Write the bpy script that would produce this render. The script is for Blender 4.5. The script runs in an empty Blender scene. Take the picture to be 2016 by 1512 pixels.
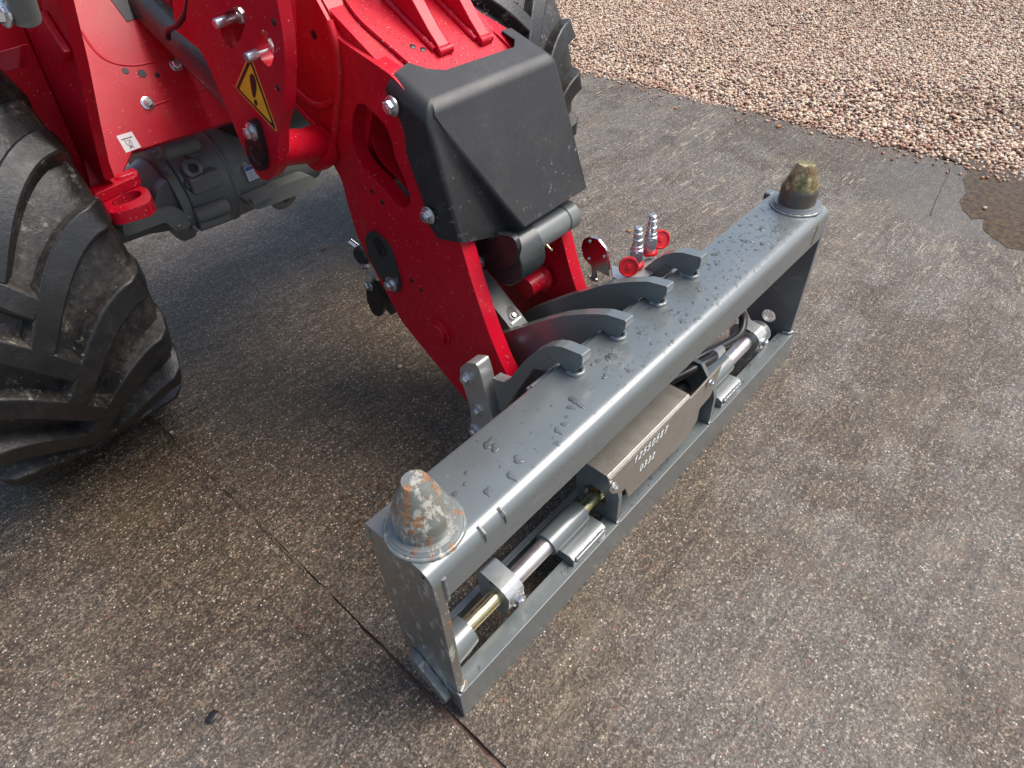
import bpy, bmesh, math, random
import numpy as np
from mathutils import Vector, Matrix
from mathutils.geometry import tessellate_polygon
rad = math.radians
random.seed(7)
scene = bpy.context.scene
COL = scene.collection

# ------------------------------------------------------------------ camera
cam_data = bpy.data.cameras.new('camera')
cam = bpy.data.objects.new('camera', cam_data)
COL.objects.link(cam)
cam_data.sensor_fit = 'HORIZONTAL'
cam_data.sensor_width = 36.0
cam_data.lens = 23.37
cam_data.clip_start = 0.05
cam_data.clip_end = 500
CR = ((0.6698349, 0.5275893, -0.5224661, -0.26175),
      (-0.7412477, 0.4341258, -0.5119440, -0.43777),
      (-0.0432801, 0.7301947, 0.6818670, 1.3),
      (0, 0, 0, 1))
cam.matrix_world = Matrix(CR)
scene.camera = cam

# ------------------------------------------------------------------ light
SUN_EL, SUN_AZ = 57.0, -40.0        # azimuth measured from +X towards +Y
world = bpy.data.worlds.new('World')
scene.world = world
world.use_nodes = True
wn = world.node_tree.nodes
wl_ = world.node_tree.links
sky = wn.new('ShaderNodeTexSky')
sky.sky_type = 'NISHITA'
sky.sun_disc = False
sky.sun_elevation = rad(SUN_EL)
sky.sun_rotation = rad(90 - SUN_AZ)
sky.air_density = 1.0
sky.dust_density = 2.5
sky.ozone_density = 1.0
wl_.new(sky.outputs[0], wn['Background'].inputs[0])
wn['Background'].inputs[1].default_value = 0.11
sd = bpy.data.lights.new('sun', 'SUN')
sd.energy = 2.5
sd.angle = rad(42)
sd.color = (1.0, 0.955, 0.90)
sun = bpy.data.objects.new('sun', sd)
COL.objects.link(sun)
dv = Vector((math.cos(rad(SUN_EL)) * math.cos(rad(SUN_AZ)), math.cos(rad(SUN_EL)) * math.sin(rad(SUN_AZ)), math.sin(rad(SUN_EL))))
sun.rotation_euler = dv.to_track_quat('Z', 'Y').to_euler()
scene.view_settings.view_transform = 'Standard'
scene.view_settings.look = 'None'
scene.view_settings.gamma = 1
scene.view_settings.use_curve_mapping = False
scene.view_settings.exposure = 0.84
scene.render.engine = 'CYCLES'

# ------------------------------------------------------------------ materials
class N:
    def __init__(s, name):
        s.m = bpy.data.materials.new(name)
        s.m.use_nodes = True
        s.t = s.m.node_tree
        s.b = s.t.nodes['Principled BSDF']
        s._c = None
    def n(s, typ, **kw):
        nd = s.t.nodes.new(typ)
        for k, v in kw.items():
            setattr(nd, k, v)
        return nd
    def l(s, a, b):
        s.t.links.new(a, b)
    def co(s):
        if s._c is None:
            g = s.n('ShaderNodeNewGeometry')
            s._c = g.outputs['Position']
            s.g = g
        return s._c
    def map(s, scale=(1, 1, 1), loc=(0, 0, 0), rot=(0, 0, 0)):
        m = s.n('ShaderNodeMapping')
        s.l(s.co(), m.inputs[0])
        m.inputs[1].default_value = loc
        m.inputs[2].default_value = rot
        m.inputs[3].default_value = scale
        return m.outputs[0]
    def noise(s, sc, det=4, rough=.6, vec=None, dist=0):
        nd = s.n('ShaderNodeTexNoise')
        s.l(vec or s.co(), nd.inputs['Vector'])
        nd.inputs['Scale'].default_value = sc
        nd.inputs['Detail'].default_value = det
        nd.inputs['Roughness'].default_value = rough
        nd.inputs['Distortion'].default_value = dist
        return nd.outputs[0]
    def vor(s, sc, vec=None, feat='F1', out='Distance'):
        nd = s.n('ShaderNodeTexVoronoi', feature=feat)
        s.l(vec or s.co(), nd.inputs['Vector'])
        nd.inputs['Scale'].default_value = sc
        return nd.outputs[out]
    def ramp(s, f, stops, interp='LINEAR'):
        nd = s.n('ShaderNodeValToRGB')
        s.l(f, nd.inputs[0])
        cr = nd.color_ramp
        cr.interpolation = interp
        while len(cr.elements) < len(stops):
            cr.elements.new(.5)
        for e, (p, c) in zip(cr.elements, stops):
            e.position = p
            if isinstance(c, (int, float)):
                c = (c, c, c)
            e.color = (*c, 1)
        return nd.outputs[0]
    def rng(s, f, a, b, c=0., d=1.):
        nd = s.n('ShaderNodeMapRange')
        s.l(f, nd.inputs[0])
        for i, v in enumerate((a, b, c, d)):
            nd.inputs[i + 1].default_value = v
        return nd.outputs[0]
    def math(s, op, a, b=None, c=None):
        nd = s.n('ShaderNodeMath', operation=op)
        for i, v in enumerate((a, b, c)):
            if v is None:
                continue
            if isinstance(v, (int, float)):
                nd.inputs[i].default_value = v
            else:
                s.l(v, nd.inputs[i])
        return nd.outputs[0]
    def mix(s, f, a, b, mode='MIX'):
        nd = s.n('ShaderNodeMix', data_type='RGBA', blend_type=mode)
        for i, v in ((0, f), (6, a), (7, b)):
            if isinstance(v, (int, float)):
                nd.inputs[i].default_value = v
            elif isinstance(v, tuple):
                nd.inputs[i].default_value = (*v, 1)
            else:
                s.l(v, nd.inputs[i])
        return nd.outputs[2]
    def set(s, name, v):
        i = s.b.inputs[name]
        if isinstance(v, tuple):
            i.default_value = (*v, 1) if len(v) == 3 else v
        elif isinstance(v, (int, float)):
            i.default_value = v
        else:
            s.l(v, i)
    def bump(s, h, dist, st=1.0, prev=None):
        nd = s.n('ShaderNodeBump')
        s.l(h, nd.inputs['Height'])
        nd.inputs['Distance'].default_value = dist
        nd.inputs['Strength'].default_value = st
        if prev:
            s.l(prev, nd.inputs['Normal'])
        s.l(nd.outputs[0], s.b.inputs['Normal'])
        return nd.outputs[0]

def sep(k, vec=None):
    nd = k.n('ShaderNodeSeparateXYZ')
    k.l(vec or k.co(), nd.inputs[0])
    return nd.outputs

M = {}
def red_mat():
    k = N('red_paint')
    var = k.noise(6, 3)
    c = k.mix(var, (.44, .0005, .012), (.55, .001, .020))
    # dried water marks and fine dust specks
    sp = k.rng(k.vor(95), .11, .17, 1, 0)
    gate = k.rng(k.noise(30, 3), .47, .55, 0, 1)
    spk = k.math('MULTIPLY', sp, gate)
    dirt = k.math('MULTIPLY', k.rng(k.noise(3.2, 5, .7), .50, .70, 0, .26), k.rng(k.noise(40, 4), .3, .7, .2, 1))
    c = k.mix(k.math('MULTIPLY', spk, .62), c, (.9, .30, .28))
    c = k.mix(dirt, c, (.35, .14, .09))
    k.set('Base Color', c)
    k.set('Roughness', k.rng(k.noise(9, 5), .3, .7, .34, .48))
    k.set('Specular IOR Level', .38)
    k.set('Coat Weight', .12)
    k.set('Coat Roughness', .12)
    b = k.bump(k.noise(260, 2), .0004, .35)
    k.bump(spk, .0012, .5, b)
    return k.m
M['red'] = red_mat()

def grey_mat(name, col, rust=0., rgh=(.24, .4), wet=True):
    k = N(name)
    var = k.noise(7, 4)
    c = k.mix(var, tuple(v * .88 for v in col), tuple(v * 1.1 for v in col))
    spk = k.math('MULTIPLY', k.rng(k.vor(150), .08, .15, 1, 0), k.rng(k.noise(38, 2), .5, .6, 0, 1))
    c = k.mix(k.math('MULTIPLY', spk, .30), c, (.55, .56, .52))
    scr = k.rng(k.noise(10, 6, .75, k.map((1, 1, 5))), .60, .66, 0, .25)
    c = k.mix(scr, c, (.36, .36, .33))
    rg = k.rng(k.noise(14, 5), .3, .7, *rgh)
    if rust > 0:
        a = k.noise(26, 8, .72)
        r1 = k.rng(a, .60 - rust * .12, .64 - rust * .12, 0, 1)
        pl = k.rng(k.noise(34, 8, .78, k.map((1, 1, .45), (3, 1, 0))), .555 - rust * .04, .59 - rust * .04, 0, 1)
        c = k.mix(k.math('MULTIPLY', pl, .8), c, (.48, .46, .38))
        c = k.mix(k.math('MULTIPLY', r1, .85), c, k.ramp(k.noise(120, 3), [(.3, (.12, .038, .010)), (.7, (.46, .19, .045))]))
        rg = k.math('MAXIMUM', rg, k.math('MULTIPLY', r1, .75))
        k.bump(k.math('ADD', r1, pl), .0015, .5)
    else:
        k.bump(k.noise(300, 2), .0003, .3)
    k.set('Base Color', c)
    k.set('Roughness', rg)
    k.set('Specular IOR Level', .75 if wet else .5)
    k.set('Coat Weight', 1.0 if wet else .1)
    k.set('Coat Roughness', .22)
    return k.m
M['grey'] = grey_mat('grey_frame_paint', (.118, .134, .132), rgh=(.32, .46))
M['cone'] = grey_mat('worn_rusty_paint', (.15, .16, .14), rust=.45)
M['chip'] = grey_mat('chipped_frame_paint', (.16, .172, .16), rust=.1)
M['axle'] = grey_mat('axle_grey_paint', (.15, .16, .15), rgh=(.3, .45), wet=False)
M['dark'] = grey_mat('dark_grey_paint', (.035, .04, .038), wet=False)

def brass_cone():
    k = N('greasy_passivated_cone')
    a = k.noise(40, 8, .75)
    c = k.ramp(a, [(.3, (.06, .05, .03)), (.48, (.22, .18, .08)), (.62, (.55, .48, .25)), (.75, (.7, .66, .5))])
    x = sep(k)
    c = k.mix(k.rng(k.math('ADD', x[2], k.math('MULTIPLY', k.noise(60, 4), .02)), .540, .544, .9, 0), c, (.12, .11, .095))
    rs = k.rng(k.noise(18, 5), .57, .61, 0, .7)
    c = k.mix(rs, c, (.15, .075, .035))
    k.set('Base Color', c)
    k.set('Metallic', .45)
    k.set('Roughness', k.rng(a, .3, .7, .25, .5))
    k.bump(a, .004, .7)
    return k.m
M['brass'] = brass_cone()

def metal(name, col, r=(.18, .35), met=1., sc=30, bmp=.0004, st=(1, 1, 1)):
    k = N(name)
    v = k.noise(sc, 5, .65, k.map(st))
    k.set('Base Color', k.mix(v, tuple(x * .72 for x in col), col))
    k.set('Metallic', met)
    k.set('Roughness', k.rng(v, .3, .7, *r))
    k.bump(k.noise(220, 3), bmp, .5)
    return k.m
M['zinc'] = metal('zinc_plated_steel', (.56, .57, .55), (.30, .46), met=.7)
M['chrome'] = metal('bright_coupling_steel', (.78, .78, .79), (.16, .3), met=.85)
M['polished'] = metal('polished_sheet', (.70, .70, .71), (.06, .16))
M['shaded_grey'] = grey_mat('shaded_worn_frame_paint', (.105, .107, .092), rust=.12)  # frame paint with the near end plate's shade in its colour, plus rust wear
M['rod'] = metal('silver_rod_steel', (.66, .62, .60), (.34, .5), sc=60)
M['yellow'] = metal('yellow_passivated_steel', (.66, .58, .33), (.15, .4), sc=45)
M['raw'] = metal('bare_brown_sheet_steel', (.44, .40, .34), (.24, .4), met=.6, sc=22)

def rubber(name, dirty):
    k = N(name)
    col = k.ramp(k.noise(9, 4), [(.3, .007), (.7, .013)])
    if dirty:
        a = k.noise(7, 7, .72)
        fine = k.noise(70, 5, .7)
        m1 = k.math('MULTIPLY', k.rng(a, .40, .64, .06, .85), k.rng(fine, .36, .64, .10, 1))
        col = k.mix(m1, col, k.ramp(k.noise(30, 4), [(.3, (.032, .028, .024)), (.7, (.105, .090, .073))]))
        sc_ = k.math('MULTIPLY', k.rng(k.noise(34, 8, .8, k.map((1, .6, 1), (5, 0, 0))), .55, .62, 0, .75), k.rng(k.noise(6, 3), .42, .56, 0, 1))
        col = k.mix(sc_, col, (.24, .215, .18))
        fl = k.math('MULTIPLY', k.rng(k.vor(60), .06, .14, 1, 0), k.rng(k.noise(20), .5, .6, 0, 1))
        col = k.mix(k.math('MULTIPLY', fl, .6), col, (.34, .27, .2))
        k.set('Roughness', k.rng(a, .3, .65, .28, .6))
        b = k.bump(fine, .003, .5)
    else:
        m1 = k.math('MULTIPLY', k.rng(k.noise(16, 6, .7), .5, .72, 0, .5), k.rng(k.noise(90, 4), .35, .65, .2, 1))
        col = k.mix(m1, col, (.06, .056, .05))
        k.set('Roughness', k.rng(k.noise(25, 5), .3, .7, .30, .52))
        k.bump(k.noise(120, 4), .0014, .5)
    k.set('Base Color', col)
    return k.m
M['rubber'] = rubber('lug_rubber', False)
M['rubber_dirty'] = rubber('dirty_tyre_rubber', True)

def plastic():
    k = N('black_moulded_plastic')
    k.set('Base Color', k.ramp(k.noise(5, 4), [(.3, (.017, .017, .018)), (.7, (.026, .026, .027))]))
    x = sep(k)
    dust = k.math('MULTIPLY', k.rng(k.noise(7, 7, .72), .45, .7, 0, .5), k.rng(k.noise(140, 4), .4, .65, .2, 1))
    low = k.rng(x[2], .80, .66, .12, 1)
    scf = k.math('MULTIPLY', k.rng(k.noise(60, 6, .8), .60, .66, 0, .7), k.math('MULTIPLY', low, k.rng(k.noise(9, 2), .5, .6, 0, 1)))
    k.set('Base Color', k.mix(scf, k.ramp(k.noise(5, 4), [(.3, (.017, .017, .018)), (.7, (.026, .026, .027))]), (.4, .4, .4)))
    k.set('Base Color', k.mix(dust, k.b.inputs['Base Color'].links[0].from_socket, (.075, .070, .062)))
    k.set('Roughness', k.rng(k.noise(18, 5), .3, .7, .40, .50))
    k.bump(k.noise(420, 2), .0005, .4)
    return k.m
M['plastic'] = plastic()

def flat(name, col, r=.5, met=0.):
    k = N(name)
    v = k.noise(40, 4)
    k.set('Base Color', k.mix(v, tuple(x * .85 for x in col), tuple(min(1, x * 1.08) for x in col)))
    k.set('Roughness', r)
    k.set('Metallic', met)
    return k.m
M['black'] = flat('black_steel', (.014, .013, .013), .4)
M['hose'] = flat('black_hose_rubber', (.016, .016, .017), .38)
M['cap'] = flat('red_cap_plastic', (.62, .012, .02), .38)
M['sticker_yellow'] = flat('sticker_yellow', (.82, .42, .02), .4)
M['sticker_orange'] = flat('sticker_orange_edge', (.85, .30, .04), .4)
M['sticker_black'] = flat('sticker_black', (.012, .01, .01), .4)
M['sticker_white'] = flat('sticker_white', (.72, .72, .70), .4)
M['sticker_blue'] = flat('sticker_blue', (.05, .10, .30), .4)
M['marker'] = flat('white_paint_marker', (.85, .85, .83), .5)
M['leaf'] = flat('dry_leaf', (.30, .13, .04), .6)
M['chipstone'] = flat('pale_stone', (.42, .34, .28), .6)

def water_mat():
    k = N('clear_water')
    tr = k.n('ShaderNodeBsdfTransparent')
    tr.inputs[0].default_value = (1, 1, 1, 1)
    gl = k.n('ShaderNodeBsdfGlossy')
    gl.inputs['Roughness'].default_value = .04
    fr_ = k.n('ShaderNodeLayerWeight')
    fr_.inputs[0].default_value = .30
    mx = k.n('ShaderNodeMixShader')
    k.l(fr_.outputs[0], mx.inputs[0])
    k.l(tr.outputs[0], mx.inputs[1])
    k.l(gl.outputs[0], mx.inputs[2])
    k.l(mx.outputs[0], k.t.nodes['Material Output'].inputs[0])
    return k.m
M['water'] = water_mat()

def concrete():
    k = N('wet_brushed_concrete')
    x = sep(k)
    big = k.noise(1.5, 5, .6)
    dx = k.math('MULTIPLY', k.math('SUBTRACT', x[0], .22), .85)
    dy = k.math('SUBTRACT', x[1], .95)
    d = k.math('SQRT', k.math('ADD', k.math('MULTIPLY', dx, dx), k.math('MULTIPLY', dy, dy)))
    wet = k.rng(k.math('ADD', d, k.math('MULTIPLY', k.math('SUBTRACT', big, .5), 2.0)), .45, 1.15, 1, 0)
    # soaked band along the frame and irregular damp tongues running from it
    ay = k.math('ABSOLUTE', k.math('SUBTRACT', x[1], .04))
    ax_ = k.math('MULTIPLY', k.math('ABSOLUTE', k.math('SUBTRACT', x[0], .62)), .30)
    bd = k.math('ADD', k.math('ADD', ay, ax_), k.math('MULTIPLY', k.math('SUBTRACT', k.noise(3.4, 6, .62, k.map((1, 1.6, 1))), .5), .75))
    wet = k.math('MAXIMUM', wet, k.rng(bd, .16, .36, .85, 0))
    tg = k.rng(k.noise(1.25, 7, .68, k.map((1, 1, 1), (14, 4, 0)), .4), .515, .56, 0, .72)
    wet = k.math('MAXIMUM', wet, tg)
    def vcell(sc):
        v = k.n('ShaderNodeTexVoronoi', feature='F1')
        k.l(k.co(), v.inputs['Vector'])
        v.inputs['Scale'].default_value = sc
        s_ = k.n('ShaderNodeSeparateColor')
        k.l(v.outputs['Color'], s_.inputs[0])
        return v.outputs['Distance'], s_.outputs
    # sand grains: small cells of random tone
    gd, gc = vcell(340)
    gd2, gc2 = vcell(190)
    mot = k.noise(22, 5, .7)
    st = k.noise(1, 4, .6, k.map((5, 62, 1)), .5)
    grain = k.math('ADD', k.math('ADD', k.math('MULTIPLY', gc[0], .33), k.math('MULTIPLY', gc2[0], .19)),
                   k.math('ADD', k.math('MULTIPLY', mot, .24), k.math('MULTIPLY', st, .30)))
    dry = k.ramp(grain, [(.24, (.046, .037, .029)), (.40, (.084, .069, .055)), (.55, (.130, .108, .088)), (.68, (.215, .182, .145)), (.78, (.42, .365, .285))])
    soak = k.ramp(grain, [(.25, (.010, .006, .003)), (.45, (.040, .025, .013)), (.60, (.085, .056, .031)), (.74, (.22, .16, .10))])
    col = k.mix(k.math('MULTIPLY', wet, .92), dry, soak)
    # damp blotches and yellowish silt
    patch = k.math('MULTIPLY', k.rng(k.noise(3.6, 6, .65, k.map((1, 1, 1), (3.1, 7, 0))), .50, .60, 0, .5), k.rng(mot, .35, .6, .5, 1))
    col = k.mix(patch, col, soak)
    silt = k.math('MULTIPLY', k.rng(k.noise(4.5, 6, .7, k.map((1, 1, 1), (9, 2, 0))), .52, .68, 0, .42), k.rng(gc2[1], .2, .7, .3, 1))
    col = k.mix(silt, col, k.mix(wet, (.30, .235, .145), (.11, .075, .035)))
    # exposed aggregate
    ad, ac = vcell(95)
    clump = k.rng(k.noise(4, 3), .42, .58, .86, .975)
    ag = k.math('MULTIPLY', k.rng(ad, .26, .36, 1, 0), k.math('GREATER_THAN', ac[0], clump))
    agc = k.ramp(ac[1], [(0, (.17, .05, .03)), (.3, (.26, .10, .06)), (.5, (.22, .17, .13)), (.75, (.34, .22, .15)), (1, (.5, .44, .35))])
    col = k.mix(k.math('MULTIPLY', ag, .8), col, agc)
    wd, wc = vcell(190)
    ag2 = k.math('MULTIPLY', k.rng(wd, .24, .34, 1, 0), k.math('GREATER_THAN', wc[0], k.rng(k.noise(9, 4), .4, .6, .82, .95)))
    col = k.mix(k.math('MULTIPLY', ag2, .85), col, k.ramp(wc[1], [(0, (.30, .15, .10)), (.3, (.5, .42, .33)), (1, (.82, .77, .66))]))
    dk = k.math('MULTIPLY', k.rng(gd2, .2, .34, 1, 0), k.math('GREATER_THAN', gc2[2], .91))
    col = k.mix(k.math('MULTIPLY', dk, .7), col, (.018, .015, .013))
    # pale laitance ridges left by the tines, mostly on the far part
    rdg = k.rng(k.noise(1, 4, .62, k.map((11, 48, 1), (2, 0, 0)), .9), .58, .64, 0, 1)
    rz = k.math('MULTIPLY', k.rng(x[0], 1.0, 2.4, .2, 1), k.rng(k.noise(2.6, 3), .44, .58, 0, 1))
    rz = k.math('MULTIPLY', k.math('MULTIPLY', rdg, rz), k.rng(gc[1], .1, .5, .4, 1))
    col = k.mix(k.math('MULTIPLY', rz, .75), col, (.52, .42, .29))
    # standing damp: beside the puddle and left of the near cone
    def blob(cx, cy, r0, r1, fx=1., amp=.5, sc=4):
        ex_ = k.math('MULTIPLY', k.math('SUBTRACT', x[0], cx), fx)
        ey_ = k.math('SUBTRACT', x[1], cy)
        dd = k.math('SQRT', k.math('ADD', k.math('MULTIPLY', ex_, ex_), k.math('MULTIPLY', ey_, ey_)))
        return k.rng(k.math('ADD', dd, k.math('MULTIPLY', k.math('SUBTRACT', k.noise(sc, 5, .6), .5), amp)), r0, r1, 1, 0)
    film = k.math('MAXIMUM', blob(2.66, .03, .18, .34, 1., .28, 5), blob(2.60, -.18, .20, .36, 1., .3, 6))
    spots = k.math('MULTIPLY', blob(.155, .475, .10, .14, .8, .10, 20), k.rng(k.noise(55, 4, .6), .47, .53, 0, 1))
    col = k.mix(k.math('MULTIPLY', film, .62), col, k.mix(mot, (.052, .041, .029), (.125, .102, .077)))
    k.set('Base Color', col)
    rg = k.rng(gc2[1], 0, 1, .40, .66)
    rg = k.math('SUBTRACT', rg, k.math('MULTIPLY', wet, .06))
    rg = k.math('SUBTRACT', rg, k.math('MULTIPLY', film, .22))
    rg = k.math('MAXIMUM', k.math('SUBTRACT', rg, k.math('MULTIPLY', spots, .6)), .05)
    k.set('Roughness', rg)
    k.set('Specular IOR Level', .5)
    h = k.math('ADD', k.math('MULTIPLY', grain, 1), k.math('ADD', k.math('MULTIPLY', ag, .10), k.math('ADD', k.math('MULTIPLY', ag2, .08), k.math('MULTIPLY', k.noise(110, 4, .7), .6))))
    flatten = k.math('SUBTRACT', 1., k.math('MAXIMUM', k.math('MULTIPLY', film, .8), k.math('MULTIPLY', spots, .8)))
    h = k.math('MULTIPLY', h, flatten)
    b = k.bump(h, .008, .75)
    k.bump(rdg, .0025, .3, b)
    return k.m
M['concrete'] = concrete()

def pebble():
    k = N('mixed_pebbles')
    k.co()
    r = k.g.outputs['Random Per Island']
    c = k.ramp(r, [(0, (.26, .11, .07)), (.12, (.44, .25, .16)), (.26, (.60, .42, .28)), (.42, (.68, .54, .37)), (.56, (.52, .38, .27)),
                   (.70, (.76, .62, .45)), (.80, (.38, .23, .18)), (.87, (.78, .66, .50)), (.96, (.26, .22, .20)), (1, (.78, .71, .58))])
    c = k.mix(k.rng(k.noise(120, 4), .3, .7, 0, .35), c, k.mix(.5, c, (.34, .18, .11)))
    x = sep(k)
    damp = k.rng(k.math('ADD', x[0], k.math('MULTIPLY', k.noise(3, 4), .5)), 3.08, 3.30, .8, 0)
    c = k.mix(damp, c, k.mix(1.0, c, (.62, .40, .30), 'MULTIPLY'))
    k.set('Base Color', c)
    k.set('Roughness', .42)
    k.bump(k.noise(200, 3), .001, .4)
    return k.m
M['pebble'] = pebble()

def soil():
    k = N('wet_sand_bed')
    k.set('Base Color', k.ramp(k.noise(90, 5), [(.3, (.09, .05, .032)), (.7, (.22, .14, .095))]))
    k.set('Roughness', .6)
    k.bump(k.noise(120, 4), .006, .6)
    return k.m
M['soil'] = soil()

def puddle_mat():
    k = N('shallow_brown_puddle')
    k.set('Base Color', k.ramp(k.noise(45, 5, .7), [(.35, (.03, .017, .004)), (.65, (.12, .072, .024))]))
    k.set('Roughness', .05)
    k.set('Specular IOR Level', .22)
    return k.m
M['puddle'] = puddle_mat()

# ------------------------------------------------------------------ mesh helpers
WL = {}
def link(name, me, mat, parent=None, bevel=0, smooth=35, origin=None):
    """Link a mesh given in world coordinates; its origin moves to its own centre."""
    mats = mat if isinstance(mat, (list, tuple)) else [mat]
    for m_ in mats:
        me.materials.append(M[m_] if isinstance(m_, str) else m_)
    me.update()
    co = np.empty(len(me.vertices) * 3, dtype=np.float32)
    me.vertices.foreach_get('co', co)
    co = co.reshape(-1, 3)
    c = Vector(origin) if origin is not None else Vector(((co.min(0) + co.max(0)) / 2).tolist())
    co -= np.array(c[:], dtype=np.float32)
    me.vertices.foreach_set('co', co.ravel())
    me.polygons.foreach_set('use_smooth', [smooth > 0] * len(me.polygons))
    if smooth > 0:
        me.set_sharp_from_angle(angle=rad(smooth))
    me.update()
    o = bpy.data.objects.new(name, me)
    COL.objects.link(o)
    WL[o.name] = c
    if parent is not None:
        o.parent = parent
        o.location = c - WL[parent.name]
    else:
        o.location = c
    if bevel > 0:
        bv = o.modifiers.new('bevel', 'BEVEL')
        bv.width = bevel
        bv.segments = 2
        bv.limit_method = 'ANGLE'
        bv.angle_limit = rad(40)
        bv.harden_normals = True
    return o

def empty(name, loc, label, cat, group=None):
    o = bpy.data.objects.new(name, None)
    COL.objects.link(o)
    o.location = loc
    o.empty_display_size = .05
    WL[o.name] = Vector(loc)
    o['label'] = label
    o['category'] = cat
    if group:
        o['group'] = group
    return o

def bm_link(name, bm, mat, parent=None, **kw):
    bmesh.ops.recalc_face_normals(bm, faces=bm.faces[:])
    me = bpy.data.meshes.new(name)
    bm.to_mesh(me)
    bm.free()
    return link(name, me, mat, parent, **kw)

def fillet(pts, r, seg=5, which=None):
    out = []
    n = len(pts)
    for i in range(n):
        p = Vector(pts[i]); a = Vector(pts[i - 1]); b = Vector(pts[(i + 1) % n])
        if which is not None and i not in which:
            out.append(tuple(p)); continue
        u = a - p; v = b - p
        lu, lv = u.length, v.length
        if lu < 1e-6 or lv < 1e-6:
            continue
        rr = min(r, lu * .45, lv * .45)
        u /= lu; v /= lv
        for k in range(seg + 1):
            t = k / seg
            q = (1 - t) ** 2 * (p + u * rr) + 2 * t * (1 - t) * p + t * t * (p + v * rr)
            out.append(tuple(q))
    return out

def to3(a, b, ax, v):
    return {'X': (v, a, b), 'Y': (a, v, b), 'Z': (a, b, v)}[ax]

def add_plate(bm, poly, ax, lo, hi, holes=()):
    loops = [list(poly)] + [list(h) for h in holes]
    flatp = [p for lp in loops for p in lp]
    tris = tessellate_polygon([[Vector((p[0], p[1], 0)) for p in lp] for lp in loops])
    va = [bm.verts.new(to3(p[0], p[1], ax, lo)) for p in flatp]
    vb = [bm.verts.new(to3(p[0], p[1], ax, hi)) for p in flatp]
    for t in tris:
        try:
            bm.faces.new([va[i] for i in t]); bm.faces.new([vb[i] for i in reversed(t)])
        except ValueError:
            pass
    k = 0
    for lp in loops:
        n = len(lp)
        for i in range(n):
            j = (i + 1) % n
            bm.faces.new([va[k + i], va[k + j], vb[k + j], vb[k + i]])
        k += n
    # merge the flat triangles back into clean faces
    bmesh.ops.dissolve_limit(bm, angle_limit=rad(1), verts=bm.verts[:], edges=bm.edges[:], delimit=set())

def plate(name, poly, ax, lo, hi, mat, parent, holes=(), bevel=.0015, r=0, **kw):
    if r:
        poly = fillet(poly, r)
    bm = bmesh.new()
    add_plate(bm, poly, ax, lo, hi, holes)
    return bm_link(name, bm, mat, parent, bevel=bevel, **kw)

def box(name, lo, hi, mat, parent, bevel=.0015, **kw):
    return plate(name, [(lo[0], lo[1]), (hi[0], lo[1]), (hi[0], hi[1]), (lo[0], hi[1])], 'Z', lo[2], hi[2], mat, parent, bevel=bevel, **kw)

def frame_of(d):
    d = Vector(d).normalized()
    up = Vector((0, 0, 1)) if abs(d.z) < .9 else Vector((1, 0, 0))
    u = d.cross(up).normalized()
    return u, d.cross(u).normalized(), d

def add_lathe(bm, prof, p0, d, seg=32, closed=True, rot=0):
    """prof: (distance along d, radius) list."""
    u, v, d = frame_of(d)
    p0 = Vector(p0)
    rings = []
    for t, r in prof:
        if r < 1e-6:
            rings.append([bm.verts.new(p0 + d * t)])
        else:
            rings.append([bm.verts.new(p0 + d * t + (u * math.cos(2 * math.pi * k / seg + rot) + v * math.sin(2 * math.pi * k / seg + rot)) * r) for k in range(seg)])
    for a, b in zip(rings, rings[1:]):
        for k in range(seg):
            j = (k + 1) % seg
            f = [a[k % len(a)], a[j % len(a)], b[j % len(b)], b[k % len(b)]]
            g = []
            for q in f:
                if q not in g:
                    g.append(q)
            if len(g) > 2:
                bm.faces.new(g)
    if closed:
        for rg in (rings[0], rings[-1]):
            if len(rg) > 2:
                bm.faces.new(rg)

def lathe(name, prof, p0, d, mat, parent, seg=32, bevel=0, **kw):
    bm = bmesh.new()
    add_lathe(bm, prof, p0, d, seg)
    return bm_link(name, bm, mat, parent, bevel=bevel, **kw)

def rod(name, p0, p1, r, mat, parent, seg=24, ch=.0015, **kw):
    p0 = Vector(p0); p1 = Vector(p1)
    L = (p1 - p0).length
    ch = min(ch, r * .4)
    return lathe(name, [(0, r - ch), (ch, r), (L - ch, r), (L, r - ch)], p0, p1 - p0, mat, parent, seg, **kw)

def catmull(pts, n=8):
    P = [Vector(p) for p in pts]
    P = [P[0] * 2 - P[1]] + P + [P[-1] * 2 - P[-2]]
    out = []
    for i in range(1, len(P) - 2):
        for k in range(n):
            t = k / n
            out.append(.5 * ((2 * P[i]) + (P[i + 1] - P[i - 1]) * t + (2 * P[i - 1] - 5 * P[i] + 4 * P[i + 1] - P[i + 2]) * t * t + (3 * P[i] - P[i - 1] - 3 * P[i + 1] + P[i + 2]) * t ** 3))
    out.append(P[-2])
    return out

def add_tube(bm, pts, r, seg=12, jitter=0):
    rings = []
    n = len(pts)
    pu = None
    for i, p in enumerate(pts):
        d = (pts[min(i + 1, n - 1)] - pts[max(i - 1, 0)]).normalized()
        if pu is None:
            u, v, _ = frame_of(d)
        else:
            u = (pu - d * pu.dot(d)).normalized(); v = d.cross(u)
        pu = u
        rr = r * (1 + jitter * random.uniform(-1, 1))
        rings.append([bm.verts.new(p + (u * math.cos(2 * math.pi * k / seg) + v * math.sin(2 * math.pi * k / seg)) * rr) for k in range(seg)])
    for a, b in zip(rings, rings[1:]):
        for k in range(seg):
            j = (k + 1) % seg
            bm.faces.new([a[k], a[j], b[j], b[k]])
    bm.faces.new(rings[0]); bm.faces.new(rings[-1])

def tube(name, pts, r, mat, parent, seg=12, n=8, jitter=0, smooth_path=True, **kw):
    bm = bmesh.new()
    add_tube(bm, catmull(pts, n) if smooth_path else [Vector(p) for p in pts], r, seg, jitter)
    return bm_link(name, bm, mat, parent, **kw)

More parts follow.
